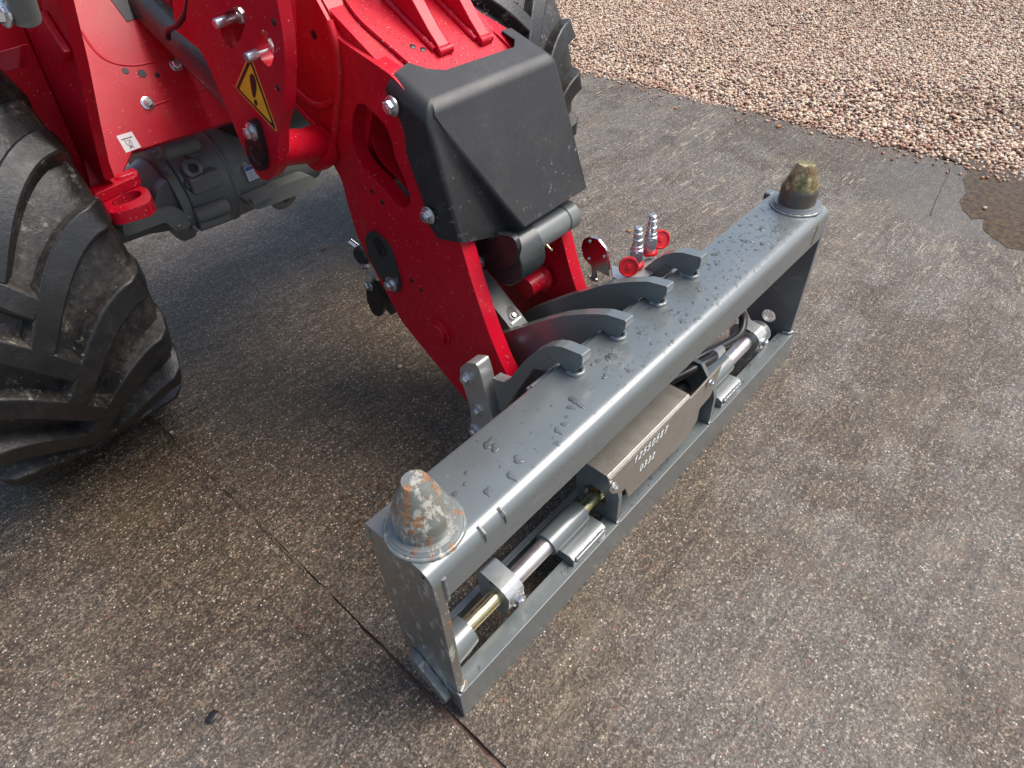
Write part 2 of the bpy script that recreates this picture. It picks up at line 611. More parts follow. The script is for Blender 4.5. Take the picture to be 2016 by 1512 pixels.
def weld(pts, r, mat, parent, name='weld_bead'):
    P = [Vector(p) for p in pts]
    out = []
    for a, b in zip(P, P[1:]):
        n = max(2, int((b - a).length / (r * .8)))
        for k in range(n):
            out.append(a.lerp(b, k / n))
    out.append(P[-1])
    bm = bmesh.new()
    add_tube(bm, out, r, 8, .16)
    return bm_link(name, bm, mat, parent, smooth=80)

def bolt(p, d, r, mat, parent, name='bolt', washer=True, hexh=None, stud=0):
    """Hexagon head with a washer, axis d pointing out of the surface."""
    bm = bmesh.new()
    h = hexh or r * .9
    z = 0
    if washer:
        add_lathe(bm, [(0, r * 1.45), (r * .22, r * 1.45), (r * .3, r * 1.3)], p, d, 24); z = r * .3
    add_lathe(bm, [(z, r * 1.0), (z + h * .85, r * 1.0), (z + h, r * .84)], p, d, 6, rot=.3)
    if stud:
        add_lathe(bm, [(z + h, r * .55), (z + h + stud * .92, r * .55), (z + h + stud, r * .46)], p, d, 16)
    else:
        add_lathe(bm, [(z + h, r * .5), (z + h - r * .12 + r * .2, r * .45)], p, d, 12)
    return bm_link(name, bm, mat, parent, smooth=30)

def slab_on(name, pts3, n, th, mat, parent, off=.0, smooth=0):
    """A thin flat sheet (sticker, print) of thickness th lying on a plane: pts3 world points, n outward normal."""
    n = Vector(n).normalized()
    bm = bmesh.new()
    a = [bm.verts.new(Vector(p) + n * off) for p in pts3]
    b = [bm.verts.new(Vector(p) + n * (off + th)) for p in pts3]
    bm.faces.new(b)
    m = len(a)
    for i in range(m):
        j = (i + 1) % m
        bm.faces.new([a[i], a[j], b[j], b[i]])
    return bm_link(name, bm, mat, parent, smooth=smooth)

def strokes(name, lines, origin, ex, ey, n, w, mat, parent, off=.0006):
    """Pen strokes as thin raised paint ribbons on a plane."""
    bm = bmesh.new()
    O = Vector(origin); ex = Vector(ex); ey = Vector(ey); n = Vector(n).normalized()
    for ln in lines:
        P = [O + ex * a + ey * b + n * off for a, b in ln]
        add_tube(bm, catmull(P, 5), w * .5, 8)
    for v in bm.verts:                       # flatten the round bead into a thin film of paint
        h = (v.co - O - n * off).dot(n)
        v.co -= n * h * .8
    return bm_link(name, bm, mat, parent, smooth=40)

def structure(o, kind='structure', label=None):
    o['kind'] = kind
    if label:
        o['label'] = label
    return o

# ================================================================== GROUND
def wobble_line(x, y0, y1, n, amp, seed):
    r = random.Random(seed)
    ph = [r.uniform(0, 6) for _ in range(5)]
    out = []
    for i in range(n + 1):
        y = y0 + (y1 - y0) * i / n
        w = sum(math.sin(y * fq + p) * a for fq, p, a in zip((3, 9, 27, 71, 160), ph, (.35, .3, .2, .12, .1)))
        out.append((x + amp * w + amp * .25 * r.uniform(-1, 1), y))
    return out

def sheet(name, poly, ztop, zbot, mat, label):
    bm = bmesh.new()
    t = [bm.verts.new((p[0], p[1], ztop)) for p in poly]
    b = [bm.verts.new((p[0], p[1], zbot)) for p in poly]
    bm.faces.new(t)
    for i in range(len(t)):
        j = (i + 1) % len(t)
        bm.faces.new([b[i], b[j], t[j], t[i]])
    return structure(bm_link(name, bm, mat, None, smooth=0), label=label)

bm = bmesh.new()
bm.faces.new([bm.verts.new(p) for p in ((-200, -200, -.12), (200, -200, -.12), (200, 200, -.12), (-200, 200, -.12))])
structure(bm_link('ground', bm, 'soil', None, smooth=0), label='brown sandy soil under the slabs and the gravel')

JX = -.012
ya, yb = -6, 14
main_left = wobble_line(JX + .0005, -1.2, 1.35, 300, .0022, 3)
main_right = wobble_line(2.93, -1.6, 4.0, 220, .022, 5)
poly = [(JX, ya)] + [(2.93, ya)] + main_right + [(2.93, yb), (JX, yb)] + main_left[::-1]
sheet('concrete_slab', poly, 0, -.119, 'concrete', 'main brushed concrete slab under the loader and the grey frame')
def gapw(y):      # the crack opens towards the viewer
    return .0012 + .0095 * max(0, min(1, (.42 - y) / .35)) + .002 * max(0, math.sin(y * 31)) * (y < .6)
left_edge = [(x - gapw(y) - .0012 * math.sin(y * 57) , y) for x, y in main_left]
poly = [(-9, ya), (JX - .01, ya)] + left_edge + [(JX - .004, yb), (-9, yb)]
sheet('concrete_slab', poly, -.001, -.119, 'concrete', 'neighbouring concrete slab left of the open joint')
# moss and dirt in the joint
bm = bmesh.new()
v1 = [bm.verts.new((x + .004, y, -.011 + .003 * math.sin(y * 40))) for x, y in main_left]
v2 = [bm.verts.new((x - .02, y, -.011 + .003 * math.sin(y * 53 + 1))) for x, y in main_left]
for i in range(len(v1) - 1):
    bm.faces.new([v1[i], v1[i + 1], v2[i + 1], v2[i]])
structure(bm_link('joint_filling', bm, 'soil', None), 'structure', 'dark dirt filling the joint between the slabs')
# raised trowel ridges beside the joint
def ridge(x, y0, y1, amp, w, h, seed, lab, gaps=.35):
    r = random.Random(seed)
    line = wobble_line(x, y0, y1, int((y1 - y0) / .006), amp, seed)
    bm = bmesh.new()
    prev = None
    for i, (px_, py_) in enumerate(line):
        g = .5 + .5 * math.sin(py_ * 11 + seed) * math.sin(py_ * 4.3 + 2)
        hh = h * (0.25 + .75 * max(0, g)) * r.uniform(.5, 1.2)
        ww = w * r.uniform(.7, 1.25) * (.5 + .5 * max(0, g))
        cur = [bm.verts.new((px_ - ww, py_, -.002)), bm.verts.new((px_ - ww * .4, py_, hh * .8)), bm.verts.new((px_ + ww * .3, py_, hh)), bm.verts.new((px_ + ww, py_, -.002))]
        if prev:
            for k in range(3):
                bm.faces.new([prev[k], prev[k + 1], cur[k + 1], cur[k]])
        prev = cur
    structure(bm_link('mortar_ridge', bm, 'concrete', None, smooth=60), 'structure', lab)
ridge(JX - .004, .48, 1.3, .003, .0036, .0030, 4, 'thin raised mortar ridge continuing the slab joint to the tyre')
ridge(-.105, -.5, 1.25, .006, .0042, .0030, 8, 'thin raised trowel ridge parallel to the slab joint')

# gravel bed surface and pebbles
def gh(x, y):
    return .0 + .05 * np.clip((x - 2.95) / .55, 0, 1) + .018 * np.sin(x * 2.3 + y * 1.1) * np.clip((x - 3.1) / .5, 0, 1) + .012 * np.sin(y * 3.7 + x * 1.9) * np.clip((x - 3.1) / .5, 0, 1)
nx, ny = 90, 110
gx = np.linspace(2.85, 14, nx); gy = np.linspace(-6, 16, ny)
X, Y = np.meshgrid(gx, gy)
Z = gh(X, Y) - .011 - .03 * (X < 2.9)
verts = np.stack([X.ravel(), Y.ravel(), Z.ravel()], 1)
fc = [(j * nx + i, j * nx + i + 1, (j + 1) * nx + i + 1, (j + 1) * nx + i) for j in range(ny - 1) for i in range(nx - 1)]
me = bpy.data.meshes.new('gravel_bed')
me.from_pydata(verts.tolist(), [], fc)
structure(link('gravel_bed', me, 'soil', None), label='sandy bed below the loose gravel')

def ico(sub):
    b = bmesh.new()
    bmesh.ops.create_icosphere(b, subdivisions=sub, radius=1)
    v = np.array([q.co[:] for q in b.verts]); f_ = np.array([[q.index for q in t.verts] for t in b.faces])
    b.free()
    return v, f_
rs = np.random.RandomState(11)
def stones(P, S, sub):
    """P (n,3) centres, S (n,3) radii -> verts, faces for a merged mesh."""
    v, f_ = ico(sub)
    n = len(P)
    base = v[None] * S[:, None, :]
    base = base * (1 + .16 * rs.randn(n, len(v), 1) * .6)
    a = rs.uniform(0, 2 * np.pi, n); t = rs.normal(0, .45, n)
    ca, sa, ct, s_t = np.cos(a), np.sin(a), np.cos(t), np.sin(t)
    x, y, z = base[..., 0], base[..., 1], base[..., 2]
    y2 = y * ct[:, None] - z * s_t[:, None]; z2 = y * s_t[:, None] + z * ct[:, None]
    x3 = x * ca[:, None] - y2 * sa[:, None]; y3 = x * sa[:, None] + y2 * ca[:, None]
    W = np.stack([x3, y3, z2], -1) + P[:, None, :]
    F = f_[None] + (np.arange(n) * len(v))[:, None, None]
    return W.reshape(-1, 3), F.reshape(-1, 3)
def merged(name, W, F, mat):
    me = bpy.data.meshes.new(name)
    me.vertices.add(len(W)); me.vertices.foreach_set('co', W.astype(np.float32).ravel())
    me.loops.add(len(F) * 3); me.loops.foreach_set('vertex_index', F.astype(np.int32).ravel())
    me.polygons.add(len(F)); me.polygons.foreach_set('loop_start', np.arange(0, len(F) * 3, 3, dtype=np.int32))
    me.polygons.foreach_set('loop_total', np.full(len(F), 3, dtype=np.int32))
    me.update(calc_edges=True)
    return link(name, me, mat, None, smooth=180)
n = 190000
px_ = rs.uniform(2.9, 7.0, n); py_ = rs.uniform(-1.6, 4.2, n)
keep = (px_ < 4.6 + 1.0 * (py_ + 1.6)) & (px_ > 2.93 + .02 * np.sin(py_ * 9) + .014 * np.sin(py_ * 31))
px_, py_ = px_[keep], py_[keep]
n = len(px_)
size = rs.lognormal(math.log(.0062), .26, n).clip(.0038, .015)
S = np.stack([size * rs.uniform(1.0, 1.45, n), size * rs.uniform(.8, 1.05, n), size * rs.uniform(.55, .85, n)], 1)
pz_ = gh(px_, py_) - .004 + rs.uniform(-.007, .005, n)
nr = np.argsort(px_ + .3 * np.abs(py_ - .6))[:9000]
far_ = np.setdiff1d(np.arange(n), nr)
Ps = np.stack([px_, py_, pz_], 1)
W1, F1 = stones(Ps[nr], S[nr], 2)
W2, F2 = stones(Ps[far_], S[far_], 1)
F1 = np.concatenate([F1, F2 + len(W1)]); W1 = np.concatenate([W1, W2])
g = merged('gravel', W1, F1, 'pebble')
structure(g, 'stuff', 'pink and tan rounded gravel piled beside the slab')
g['category'] = 'gravel'
# stray stones that rolled onto the slab's edge: one object, thrown at random along the edge
n = 260
sy = rs.uniform(-.2, 2.6, n); sx = 2.93 - np.abs(rs.exponential(.035, n)) - .005
size = rs.uniform(.003, .008, n)
S = np.stack([size * 1.2, size, size * .7], 1)
W1, F1 = stones(np.stack([sx, sy, size * .5], 1), S, 2)
g = merged('stray_gravel', W1, F1, 'pebble')
structure(g, 'stuff', 'scattered small stones along the edge of the concrete')
g['category'] = 'gravel'

# puddle and water film at the slab's corner
pud0 = [(2.9670, 0.0520), (2.9273, -0.0092), (2.8291, -0.0567), (2.6870, -0.0864), (2.5160, -0.1289), (2.4702, -0.1749), (2.4989, -0.2061), (2.3669, -0.2631), (2.3413, -0.3286), (2.3757, -0.4356), (2.7416, -0.4536)] + [(3.25, -.30), (3.2, -.02)]
pud = []
for i in range(len(pud0)):
    p, q = pud0[i], pud0[(i + 1) % len(pud0)]
    m_ = max(2, int(math.hypot(q[0] - p[0], q[1] - p[1]) / .006))
    for j in range(m_):
        s_ = j / m_
        x_, y_ = p[0] + (q[0] - p[0]) * s_, p[1] + (q[1] - p[1]) * s_
        w_ = .009 * math.sin(x_ * 27 + y_ * 21) + .003 * math.sin(x_ * 81 - y_ * 67) + .0015 * math.sin(x_ * 290 + y_ * 260)
        pud.append((x_ + w_ * .8, y_ - w_ * .7))
sheet('puddle', pud, .0012, -.02, 'puddle', 'brown puddle at the gravel edge on the right')

# ================================================================== LOADER
loader = empty('wheel_loader', (.585, 1.41, 0), 'red compact wheel loader with black front cover and lug tyres', 'wheel loader')

# ---- tyres
YC, ZC, RR, TW = 1.41, .503, .503, .44
def wheel(xc, outer_sign):
    prof = [(-.215, .26), (-.232, .35), (-.226, .415), (-.208, .450), (-.17, .462), (-.08, .467), (0, .469), (.08, .467), (.17, .462), (.208, .450), (.226, .415), (.232, .35), (.215, .26), (.15, .25), (.05, .22)]
    bm = bmesh.new()
    add_lathe(bm, prof, (xc, YC, ZC), (1, 0, 0), 96)
    t = bm_link('tyre', bm, 'rubber_dirty', loader, origin=(xc, YC, ZC), smooth=50)
    rim = lathe('rim', [(-.19, .255), (-.18, .262), (-.10, .24), (-.08, .12), (-.06, .11), (.06, .11), (.08, .12), (.10, .24), (.18, .262), (.19, .255)], (xc, YC, ZC), (1, 0, 0), 'axle', t, 48)
    return t
def lug_mesh(side):
    """One curved lug running from the tread centre to the shoulder; built round the wheel axis, theta 0 on top."""
    bm = bmesh.new()
    st = []
    for k in range(13):
        u = -.018 + (.192 + .018) * k / 12
        th = 22.0 * ((.192 - u) / .21) ** 1.7
        st.append((u, th, .503 - .006 * (u / .19) ** 2, .440, 0))
    st += [(.208, -.6, .484, .430, 1), (.223, -1.2, .448, .41, 2), (.231, -1.5, .425, .39, 2)]
    rings = []
    for i, (u, th, rt, rb, md) in enumerate(st):
        a = st[max(i - 1, 0)]; b = st[min(i + 1, len(st) - 1)]
        du, dt = (b[0] - a[0]), rad(b[1] - a[1]) * .5
        L = math.hypot(du, dt) or 1
        nu, nt = -dt / L, du / L            # normal in (u, arc) plane
        if md: nu, nt = 0, 1
        wt, wb = .022 + .004 * (i / 12), .040
        if i == 0: wt *= .95
        row = []
        for w_, r_ in ((-wb, rb), (-wt, rt), (wt, rt), (wb, rb)):
            uu = u + nu * w_
            if i == 0 and abs(w_) > wt + 1e-6: uu -= .012
            tt = rad(th) + nt * w_ / .5
            row.append(bm.verts.new((side * uu, -r_ * math.sin(tt), r_ * math.cos(tt))))
        rings.append(row)
    for a, b in zip(rings, rings[1:]):
        for k in range(3):
            f_ = bm.faces.new([a[k], a[k + 1], b[k + 1], b[k]])
            f_.material_index = 0 if k == 1 else 1
    f_ = bm.faces.new(rings[0]); f_.material_index = 1
    f_ = bm.faces.new(rings[-1]); f_.material_index = 1
    bmesh.ops.recalc_face_normals(bm, faces=bm.faces[:])
    me = bpy.data.meshes.new('lug')
    bm.to_mesh(me); bm.free()
    me.materials.append(M['rubber']); me.materials.append(M['rubber_dirty'])
    me.polygons.foreach_set('use_smooth', [True] * len(me.polygons))
    me.set_sharp_from_angle(angle=rad(38))
    return me
lugR, lugL = lug_mesh(1), lug_mesh(-1)
near_tyre = wheel(-.15, -1)
far_tyre = wheel(1.325, 1)
near_tyre['label'] = 'dirty front tyre at the left edge'
for t in (near_tyre, far_tyre):
    for i in range(20):
        for me_, offd in ((lugR, 0), (lugL, 9)):
            o = bpy.data.objects.new('lug', me_)
            o.location = (0, 0, 0)
            o.rotation_euler = (rad(-(0)) + rad(18 * i + 13.5 + offd - 0), 0, 0)
            COL.objects.link(o)
            bv = o.modifiers.new('bevel', 'BEVEL'); bv.width = .004; bv.segments = 2; bv.angle_limit = rad(40); bv.limit_method = 'ANGLE'
            o.parent = t
            WL[o.name] = WL[t.name]

# ---- axle and gearbox
AX = lathe('axle_housing', [(0, .105), (.01, .12), (.03, .125), (.10, .13), (.11, .135), (.28, .135), (.42, .125), (.43, .115), (.60, .105), (.78, .08)], (.33, YC, .495), (1, 0, 0), 'axle', loader, 48, bevel=.002)
lathe('axle_arm', [(0, .075), (.10, .08), (.16, .095), (.19, .11), (.20, .11)], (.13, YC, .49), (1, 0, 0), 'axle', loader, 40)
lathe('axle_flange', [(0, .138), (.022, .138), (.024, .132)], (.306, YC, .495), (1, 0, 0), 'axle', loader, 48)
plate('axle_rib', [(0.1515, 0.5151), (0.2393, 0.5117), (0.2817, 0.5149), (0.3028, 0.4916), (0.3118, 0.4432), (0.2666, 0.4456), (0.2535, 0.4811), (0.1483, 0.4855)], 'Y', 1.27, 1.33, 'axle', loader, r=.012, bevel=.004)
plate('axle_web', [(0.2715, 0.5479), (0.3133, 0.5659), (0.3171, 0.5080), (0.3262, 0.4526), (0.2954, 0.4556), (0.2869, 0.5034), (0.2487, 0.5110)], 'Y', 1.30, 1.34, 'axle', loader, r=.01, bevel=.004)
def ax_bar(nm, a, b, r, y):
    A = Vector((a[0], y, a[1])); B = Vector((b[0], y, b[1]))
    return rod(nm, A, B, r, 'axle', loader, ch=.004)
for (a, b, r, y) in (([(0.3135, 0.6395), (0.4063, 0.6341)], 0, .020, 1.28), ([(0.3278, 0.4624), (0.4229, 0.4559)], 0, .020, 1.275), ([(0.3298, 0.4279), (0.4238, 0.4215)], 0, .015, 1.285)):
    o = ax_bar('bolt_boss', a[0], a[1], r, y)
for q in ([(0.3085, 0.6400)][0], [(0.3177, 0.5932)][0], [(0.3206, 0.4626)][0], [(0.3238, 0.4309)][0], [(0.2879, 0.4544)][0]):
    bolt((q[0] - .004, 1.277, q[1]), (-1, 0, 0), .011, 'axle', loader, washer=False)
# drain plug with square recess and its raised pad
q = [(0.3740, 0.5747)][0]
nrm = Vector((0, -(YC - 1.275), q[1] - .495)).normalized()
lathe('plug_pad', [(-.02, .028), (.002, .024), (.004, .021)], (q[0], 1.287, q[1]), nrm, 'axle', loader, 24)
lathe('drain_plug', [(0, .013), (.006, .013), (.006, .008), (.002, .007)], (q[0], 1.283, q[1] + .001), nrm, 'dark', loader, 6)
# cast pads, parting rib and small bolts on the gearbox
lathe('casting_rib', [(0, .1365), (.004, .1395), (.010, .1395), (.014, .1365)], (.455, YC, .495), (1, 0, 0), 'axle', loader, 48)
for xx, aa in ((.36, 20), (.40, 52), (.50, 15), (.56, 48), (.62, 30)):
    n_ = Vector((0, -math.cos(rad(aa)), math.sin(rad(aa))))
    lathe('casting_pad', [(-.012, .020), (.003, .018), (.005, .015)], Vector((xx, YC, .495)) + n_ * .132, n_, 'axle', loader, 20)
    bolt(Vector((xx, YC, .495)) + n_ * .1365, n_, .0065, 'axle', loader, washer=False)
box('casting_step', (.345, 1.262, .515), (.43, 1.30, .56), 'axle', loader, bevel=.008)
# lower bracket bar
plate('axle_bracket', [(0.4561, 0.4681), (0.5358, 0.4671), (0.5621, 0.4718), (0.6540, 0.4665), (0.6713, 0.4537), (0.6692, 0.4230), (0.4761, 0.4354), (0.4642, 0.4466)], 'Y', 1.22, 1.27, 'axle', loader, r=.006, bevel=.004)
plate('axle_bracket_step', [(0.4618, 0.4748), (0.5323, 0.4761), (0.5336, 0.4604), (0.4630, 0.4608)], 'Y', 1.205, 1.222, 'axle', loader, r=.003, bevel=.003)
q = [(0.5889, 0.4161)][0]
lathe('plug_cover', [(0, .046), (.012, .046), (.016, .040)], (q[0], 1.285, q[1] + .002), (0, -1, -.25), 'axle', loader, 32)
lathe('drain_plug', [(0, .014), (.006, .014), (.006, .008), (.003, .007)], (q[0], 1.268, q[1] - .004), (0, -1, -.25), 'dark', loader, 20)
# name plate
n0 = Vector((0, -.99, .06)).normalized()
NPp = [(0.4980, 0.5345), (0.5703, 0.5367), (0.5738, 0.4940), (0.5007, 0.4939)]
slab_on('name_plate', [(p[0], 1.270, p[1]) for p in NPp], n0, .001, 'sticker_white', loader)
def lerp2(P, u, v):
    a = Vector(P[0]).lerp(Vector(P[1]), u); b = Vector(P[3]).lerp(Vector(P[2]), u)
    return a.lerp(b, v)
def band(P, u0, v0, u1, v1, y):
    return [(q[0], y, q[1]) for q in (lerp2(P, u0, v0), lerp2(P, u1, v0), lerp2(P, u1, v1), lerp2(P, u0, v1))]
pl = bpy.data.objects['name_plate']
slab_on('name_plate_header', band(NPp, .02, .02, .98, .30, 1.2685), n0, .0006, 'sticker_blue', pl)
for i in range(5):
    v0 = .40 + i * .12
    slab_on('name_plate_line', band(NPp, .04, v0, .96, v0 + .035, 1.2685), n0, .0006, 'sticker_blue', pl)

# ---- front hull
HP = Vector((0, 1.2, .684)); HN = Vector((0, -.866, .5))
def hullpt(p, off=0.):
    return Vector(p) + HN * off
hull_out = [(0.1272, 1.1802, 0.6498), (0.1744, 1.1830, 0.6545), (0.2301, 1.2050, 0.6927), (0.2621, 1.2035, 0.6901), (0.4813, 1.1999, 0.6839), (0.6267, 1.1977, 0.6800), (0.7530, 1.1954, 0.6760), (0.9097, 1.3228, 0.8967), (0.6266, 1.3627, 0.9658), (0.2848, 1.3953, 1.0223), (0.2077, 1.3416, 0.9292), (0.1532, 1.2461, 0.7639), (0.1044, 1.1800, 0.6494)]
bm = bmesh.new()
a = [bm.verts.new(hullpt(p)) for p in hull_out]; b = [bm.verts.new(hullpt(p, -.03)) for p in hull_out]
bm.faces.new(a); bm.faces.new(b[::-1])
for i in range(len(a)):
    bm.faces.new([a[i], a[(i + 1) % len(a)], b[(i + 1) % len(a)], b[i]])
hull = bm_link('front_hull', bm, 'red', loader, bevel=.003)
# embossed seams of the hull
def seam(pts, r=.0035):
    bm = bmesh.new()
    add_tube(bm, catmull([hullpt(p, -.0015) for p in pts], 8), r, 8)
    return bm_link('hull_seam', bm, 'red', hull, smooth=80)
seam([(0.2727, 1.3337, 0.9156), (0.2728, 1.3196, 0.8911), (0.2808, 1.3042, 0.8645), (0.3040, 1.2933, 0.8456), (0.3412, 1.2870, 0.8348), (0.3878, 1.2853, 0.8318), (0.4281, 1.2822, 0.8264), (0.4867, 1.2768, 0.8170)])
seam([(0.3232, 1.2430, 0.7585), (0.3608, 1.2432, 0.7588), (0.4061, 1.2435, 0.7594), (0.4446, 1.2426, 0.7578), (0.4700, 1.2469, 0.7652), (0.4832, 1.2554, 0.7799), (0.4797, 1.2656, 0.7977)])
for q in [(0.4228, 1.2759, 0.8154), (0.3160, 1.2471, 0.7656)]:
    bolt(hullpt(q, 0), HN, .010, 'chrome', hull, name='screw')
for q, rx in zip([(0.3106, 1.2844, 0.8302), (0.3411, 1.2773, 0.8178), (0.3706, 1.2714, 0.8076)], (.007, .009, .006)):
    lathe('hull_hole', [(0, rx), (.0008, rx * .9)], hullpt(q, .0002), HN, 'black', hull, 20)
# white lifting sticker with hook pictogram
SP = [(0.2162, 1.2252, 0.7276), (0.2507, 1.2246, 0.7266), (0.2507, 1.2062, 0.6947), (0.2147, 1.2060, 0.6944)]
slab_on('sticker', [hullpt(p) for p in SP], HN, .0008, 'sticker_white', hull)
def onst(u, v, P=SP):
    a = Vector(P[0]).lerp(Vector(P[1]), u); b = Vector(P[3]).lerp(Vector(P[2]), u)
    return a.lerp(b, v)
stk = [o for o in bpy.data.objects if o.name == 'sticker'][0]
ex = onst(1, 0) - onst(0, 0); ey = onst(0, 1) - onst(0, 0)
pic = [[(.15 + .1 * k, .30), (.2 + .1 * k, .25), (.25 + .1 * k, .31)] for k in range(7)]
pic += [[(.33, .33), (.32, .55), (.42, .72), (.55, .74), (.64, .62), (.64, .36)], [(.45, .40), (.55, .42), (.56, .52), (.46, .58), (.50, .68)],
        [(.34, .88), (.50, .72), (.66, .88)], [(.42, .86), (.58, .76)]]
strokes('pictogram', pic, onst(0, 0), ex, ey, HN, .0013, 'sticker_black', stk, off=.0012)
# dark recess above
rc = [(0.3604, 1.3722, 0.9822), (0.4692, 1.3611, 0.9630), (0.4093, 1.3324, 0.9132), (0.3719, 1.3311, 0.9111)]
slab_on('dark_recess', [hullpt(p) for p in rc], HN, .001, 'black', hull, off=.001)

# ---- gusset plate left of the hull and steps behind it
gp = [(1.1323, 0.6809), (1.1187, 0.7213), (1.0558, 0.8167), (0.9637, 0.9460), (0.8981, 1.0533), (0.8647, 1.1021)]
gback = [(1.5, gp[-1][1]), (1.5, .60)]
plate('gusset_plate', gp + gback, 'X', .13, .151, 'red', loader, bevel=.002)
plate('side_hull', [(1.25, .60), (1.9, .55), (1.9, 1.5), (1.05, 1.5)], 'X', .06, .129, 'red', loader, bevel=.003)
st = [(1.0130, 1.0241), (0.9852, 1.0309), (0.9515, 0.9731), (0.9754, 0.9543), (0.9959, 0.9524)]
plate('step_flange', st, 'X', .116, .129, 'red', loader, bevel=.002)
st = [(0.8936, 1.0112), (1.1017, 0.9645), (1.1547, 0.9328), (1.0699, 0.9395), (0.9774, 0.9613)]
plate('step_block', st, 'X', .045, .059, 'red', loader, bevel=.003)
st = [(0.9237, 1.0878), (0.8405, 1.0967), (0.8991, 1.0486), (0.9459, 1.0336), (0.9881, 1.0354)]
plate('hinge_bracket', st, 'X', .07, .1, 'red', loader, bevel=.002)
q0, q1 = [(0.7338, 1.1308), (0.7729, 1.0675)]
rod('hinge_post', (.04, q0[0], q0[1]), (.04, q1[0], q1[1]), .020, 'axle', loader)
q = [(0.7718, 1.0775)][0]
bolt((.018, q[0], q[1]), (-1, -.2, .2), .012, 'chrome', loader)
q = [(1.1844, 0.8066)][0]
bolt((.062, q[0], q[1]), (-1, -.4, .4), .009, 'chrome', loader)
q = [(1.1402, 0.8118)][0]
bolt((.062, q[0], q[1]), (-1, -.4, .4), .009, 'chrome', loader)

# ---- tow eye
eye = [(0.1001, 1.1534), (0.1915, 1.1678), (0.1927, 1.1375), (0.1968, 1.1040), (0.1834, 1.0594), (0.1651, 1.0383), (0.1211, 1.0449), (0.0882, 1.0593)]
hol = [(0.1173, 1.1158), (0.1582, 1.1311), (0.1801, 1.1181), (0.1774, 1.0903), (0.1545, 1.0784), (0.1217, 1.0804), (0.1101, 1.0918)]
plate('tow_eye', fillet(eye, .02), 'Z', .617, .645, 'red', loader, holes=[fillet(hol, .012)], bevel=.003)
pl2 = [(0.1010, 1.1648), (0.1332, 1.1776), (0.2086, 1.1854), (0.2086, 1.1599), (0.1965, 1.1343), (0.0937, 1.1210)]
plate('hull_shelf', pl2, 'Z', .646, .668, 'red', loader, bevel=.003)
weld([(p[0], p[1], .668) for p in [(0.1567, 1.1606), (0.1690, 1.1523), (0.1943, 1.1517)]], .006, 'red', loader)

# ---- tower plate carrying the warning triangle
tw = [(0.8712, 1.0665), (0.8735, 1.0355), (0.9273, 0.9798), (0.9367, 0.9525), (0.9124, 0.9334), (0.8954, 0.9038), (0.8867, 0.8607), (0.8763, 0.8181), (0.8699, 0.7728), (0.8588, 0.7332), (0.8421, 0.7018), (0.8167, 0.6959), (0.7802, 0.7121), (0.7389, 0.7473), (0.6937, 0.8373), (0.6562, 0.8773), (0.6107, 0.9644), (0.5961, 1.0117), (0.5898, 1.0547), (0.5825, 1.0952)]
th1 = [(0.7784, 1.0084), (0.7502, 1.0214), (0.7160, 1.0303), (0.6964, 1.0269), (0.7051, 1.0070), (0.7378, 0.9789), (0.7702, 0.9583), (0.7914, 0.9515), (0.8049, 0.9627), (0.8040, 0.9849)]
th2 = [(0.6780, 0.9950), (0.6619, 1.0049), (0.6468, 1.0027), (0.6338, 0.9881), (0.6392, 0.9719), (0.6547, 0.9536), (0.6695, 0.9429), (0.6868, 0.9511), (0.6938, 0.9723)]
TP = plate('tower_plate', fillet(tw, .02), 'X', .33, .353, 'red', loader, holes=[fillet(th1, .012), fillet(th2, .012)], bevel=.004)
for qq, w_ in (([(0.6169, 1.0210)][0], .0065), ([(0.6588, 0.9127)][0], .0065)):
    lathe('slot_hole', [(0, w_), (.0008, w_ * .8)], (.3296, qq[0], qq[1]), (-1, 0, 0), 'black', TP, 16)
# backing plate behind the two windows, with studs
bk = [(1.0430, 1.0565), (1.1221, 0.9212), (0.9084, 0.8601), (0.7501, 0.8539), (0.6694, 0.9883), (0.6327, 1.0942)]
plate('inner_plate', bk, 'X', .385, .40, 'red', loader)
for a_, r_ in (([(0.7752, 1.0048)][0], .014), ([(0.7003, 0.9640)][0], .014)):
    bolt((.372, a_[0], a_[1]), (-1, -.05, -.08), .0155, 'chrome', loader, name='stud_bolt', stud=.045)
# warning triangle
tri = [(0.7209, 0.9583), (0.8155, 0.8824), (0.7012, 0.8224)]
def tri_in(t, f_):
    c = (sum(p[0] for p in t) / 3, sum(p[1] for p in t) / 3)
    return [(c[0] + (p[0] - c[0]) * f_, c[1] + (p[1] - c[1]) * f_) for p in t]
TN = (-1, 0, 0)
sg = slab_on('warning_sticker', [(.33, *p) for p in fillet(tri, .012)], TN, .0008, 'sticker_orange', TP)
slab_on('triangle_border', [(.3292, *p) for p in fillet(tri_in(tri, .92), .006)], TN, .0004, 'sticker_black', sg)
slab_on('triangle_field', [(.3288, *p) for p in fillet(tri_in(tri, .74), .004)], TN, .0004, 'sticker_yellow', sg)
def inner(pts): return [(.3284, *p) for p in pts]
slab_on('exclamation_mark', inner(fillet([(0.7438, 0.9158), (0.7349, 0.9226), (0.7268, 0.9224), (0.7252, 0.9108), (0.7320, 0.8955), (0.7467, 0.8783), (0.7544, 0.8767), (0.7505, 0.8954)], .004)), TN, .0004, 'sticker_black', sg)
slab_on('exclamation_dot', inner(fillet([(0.7559, 0.8710), (0.7459, 0.8767), (0.7428, 0.8701), (0.7482, 0.8635), (0.7554, 0.8629)], .003)), TN, .0004, 'sticker_black', sg)
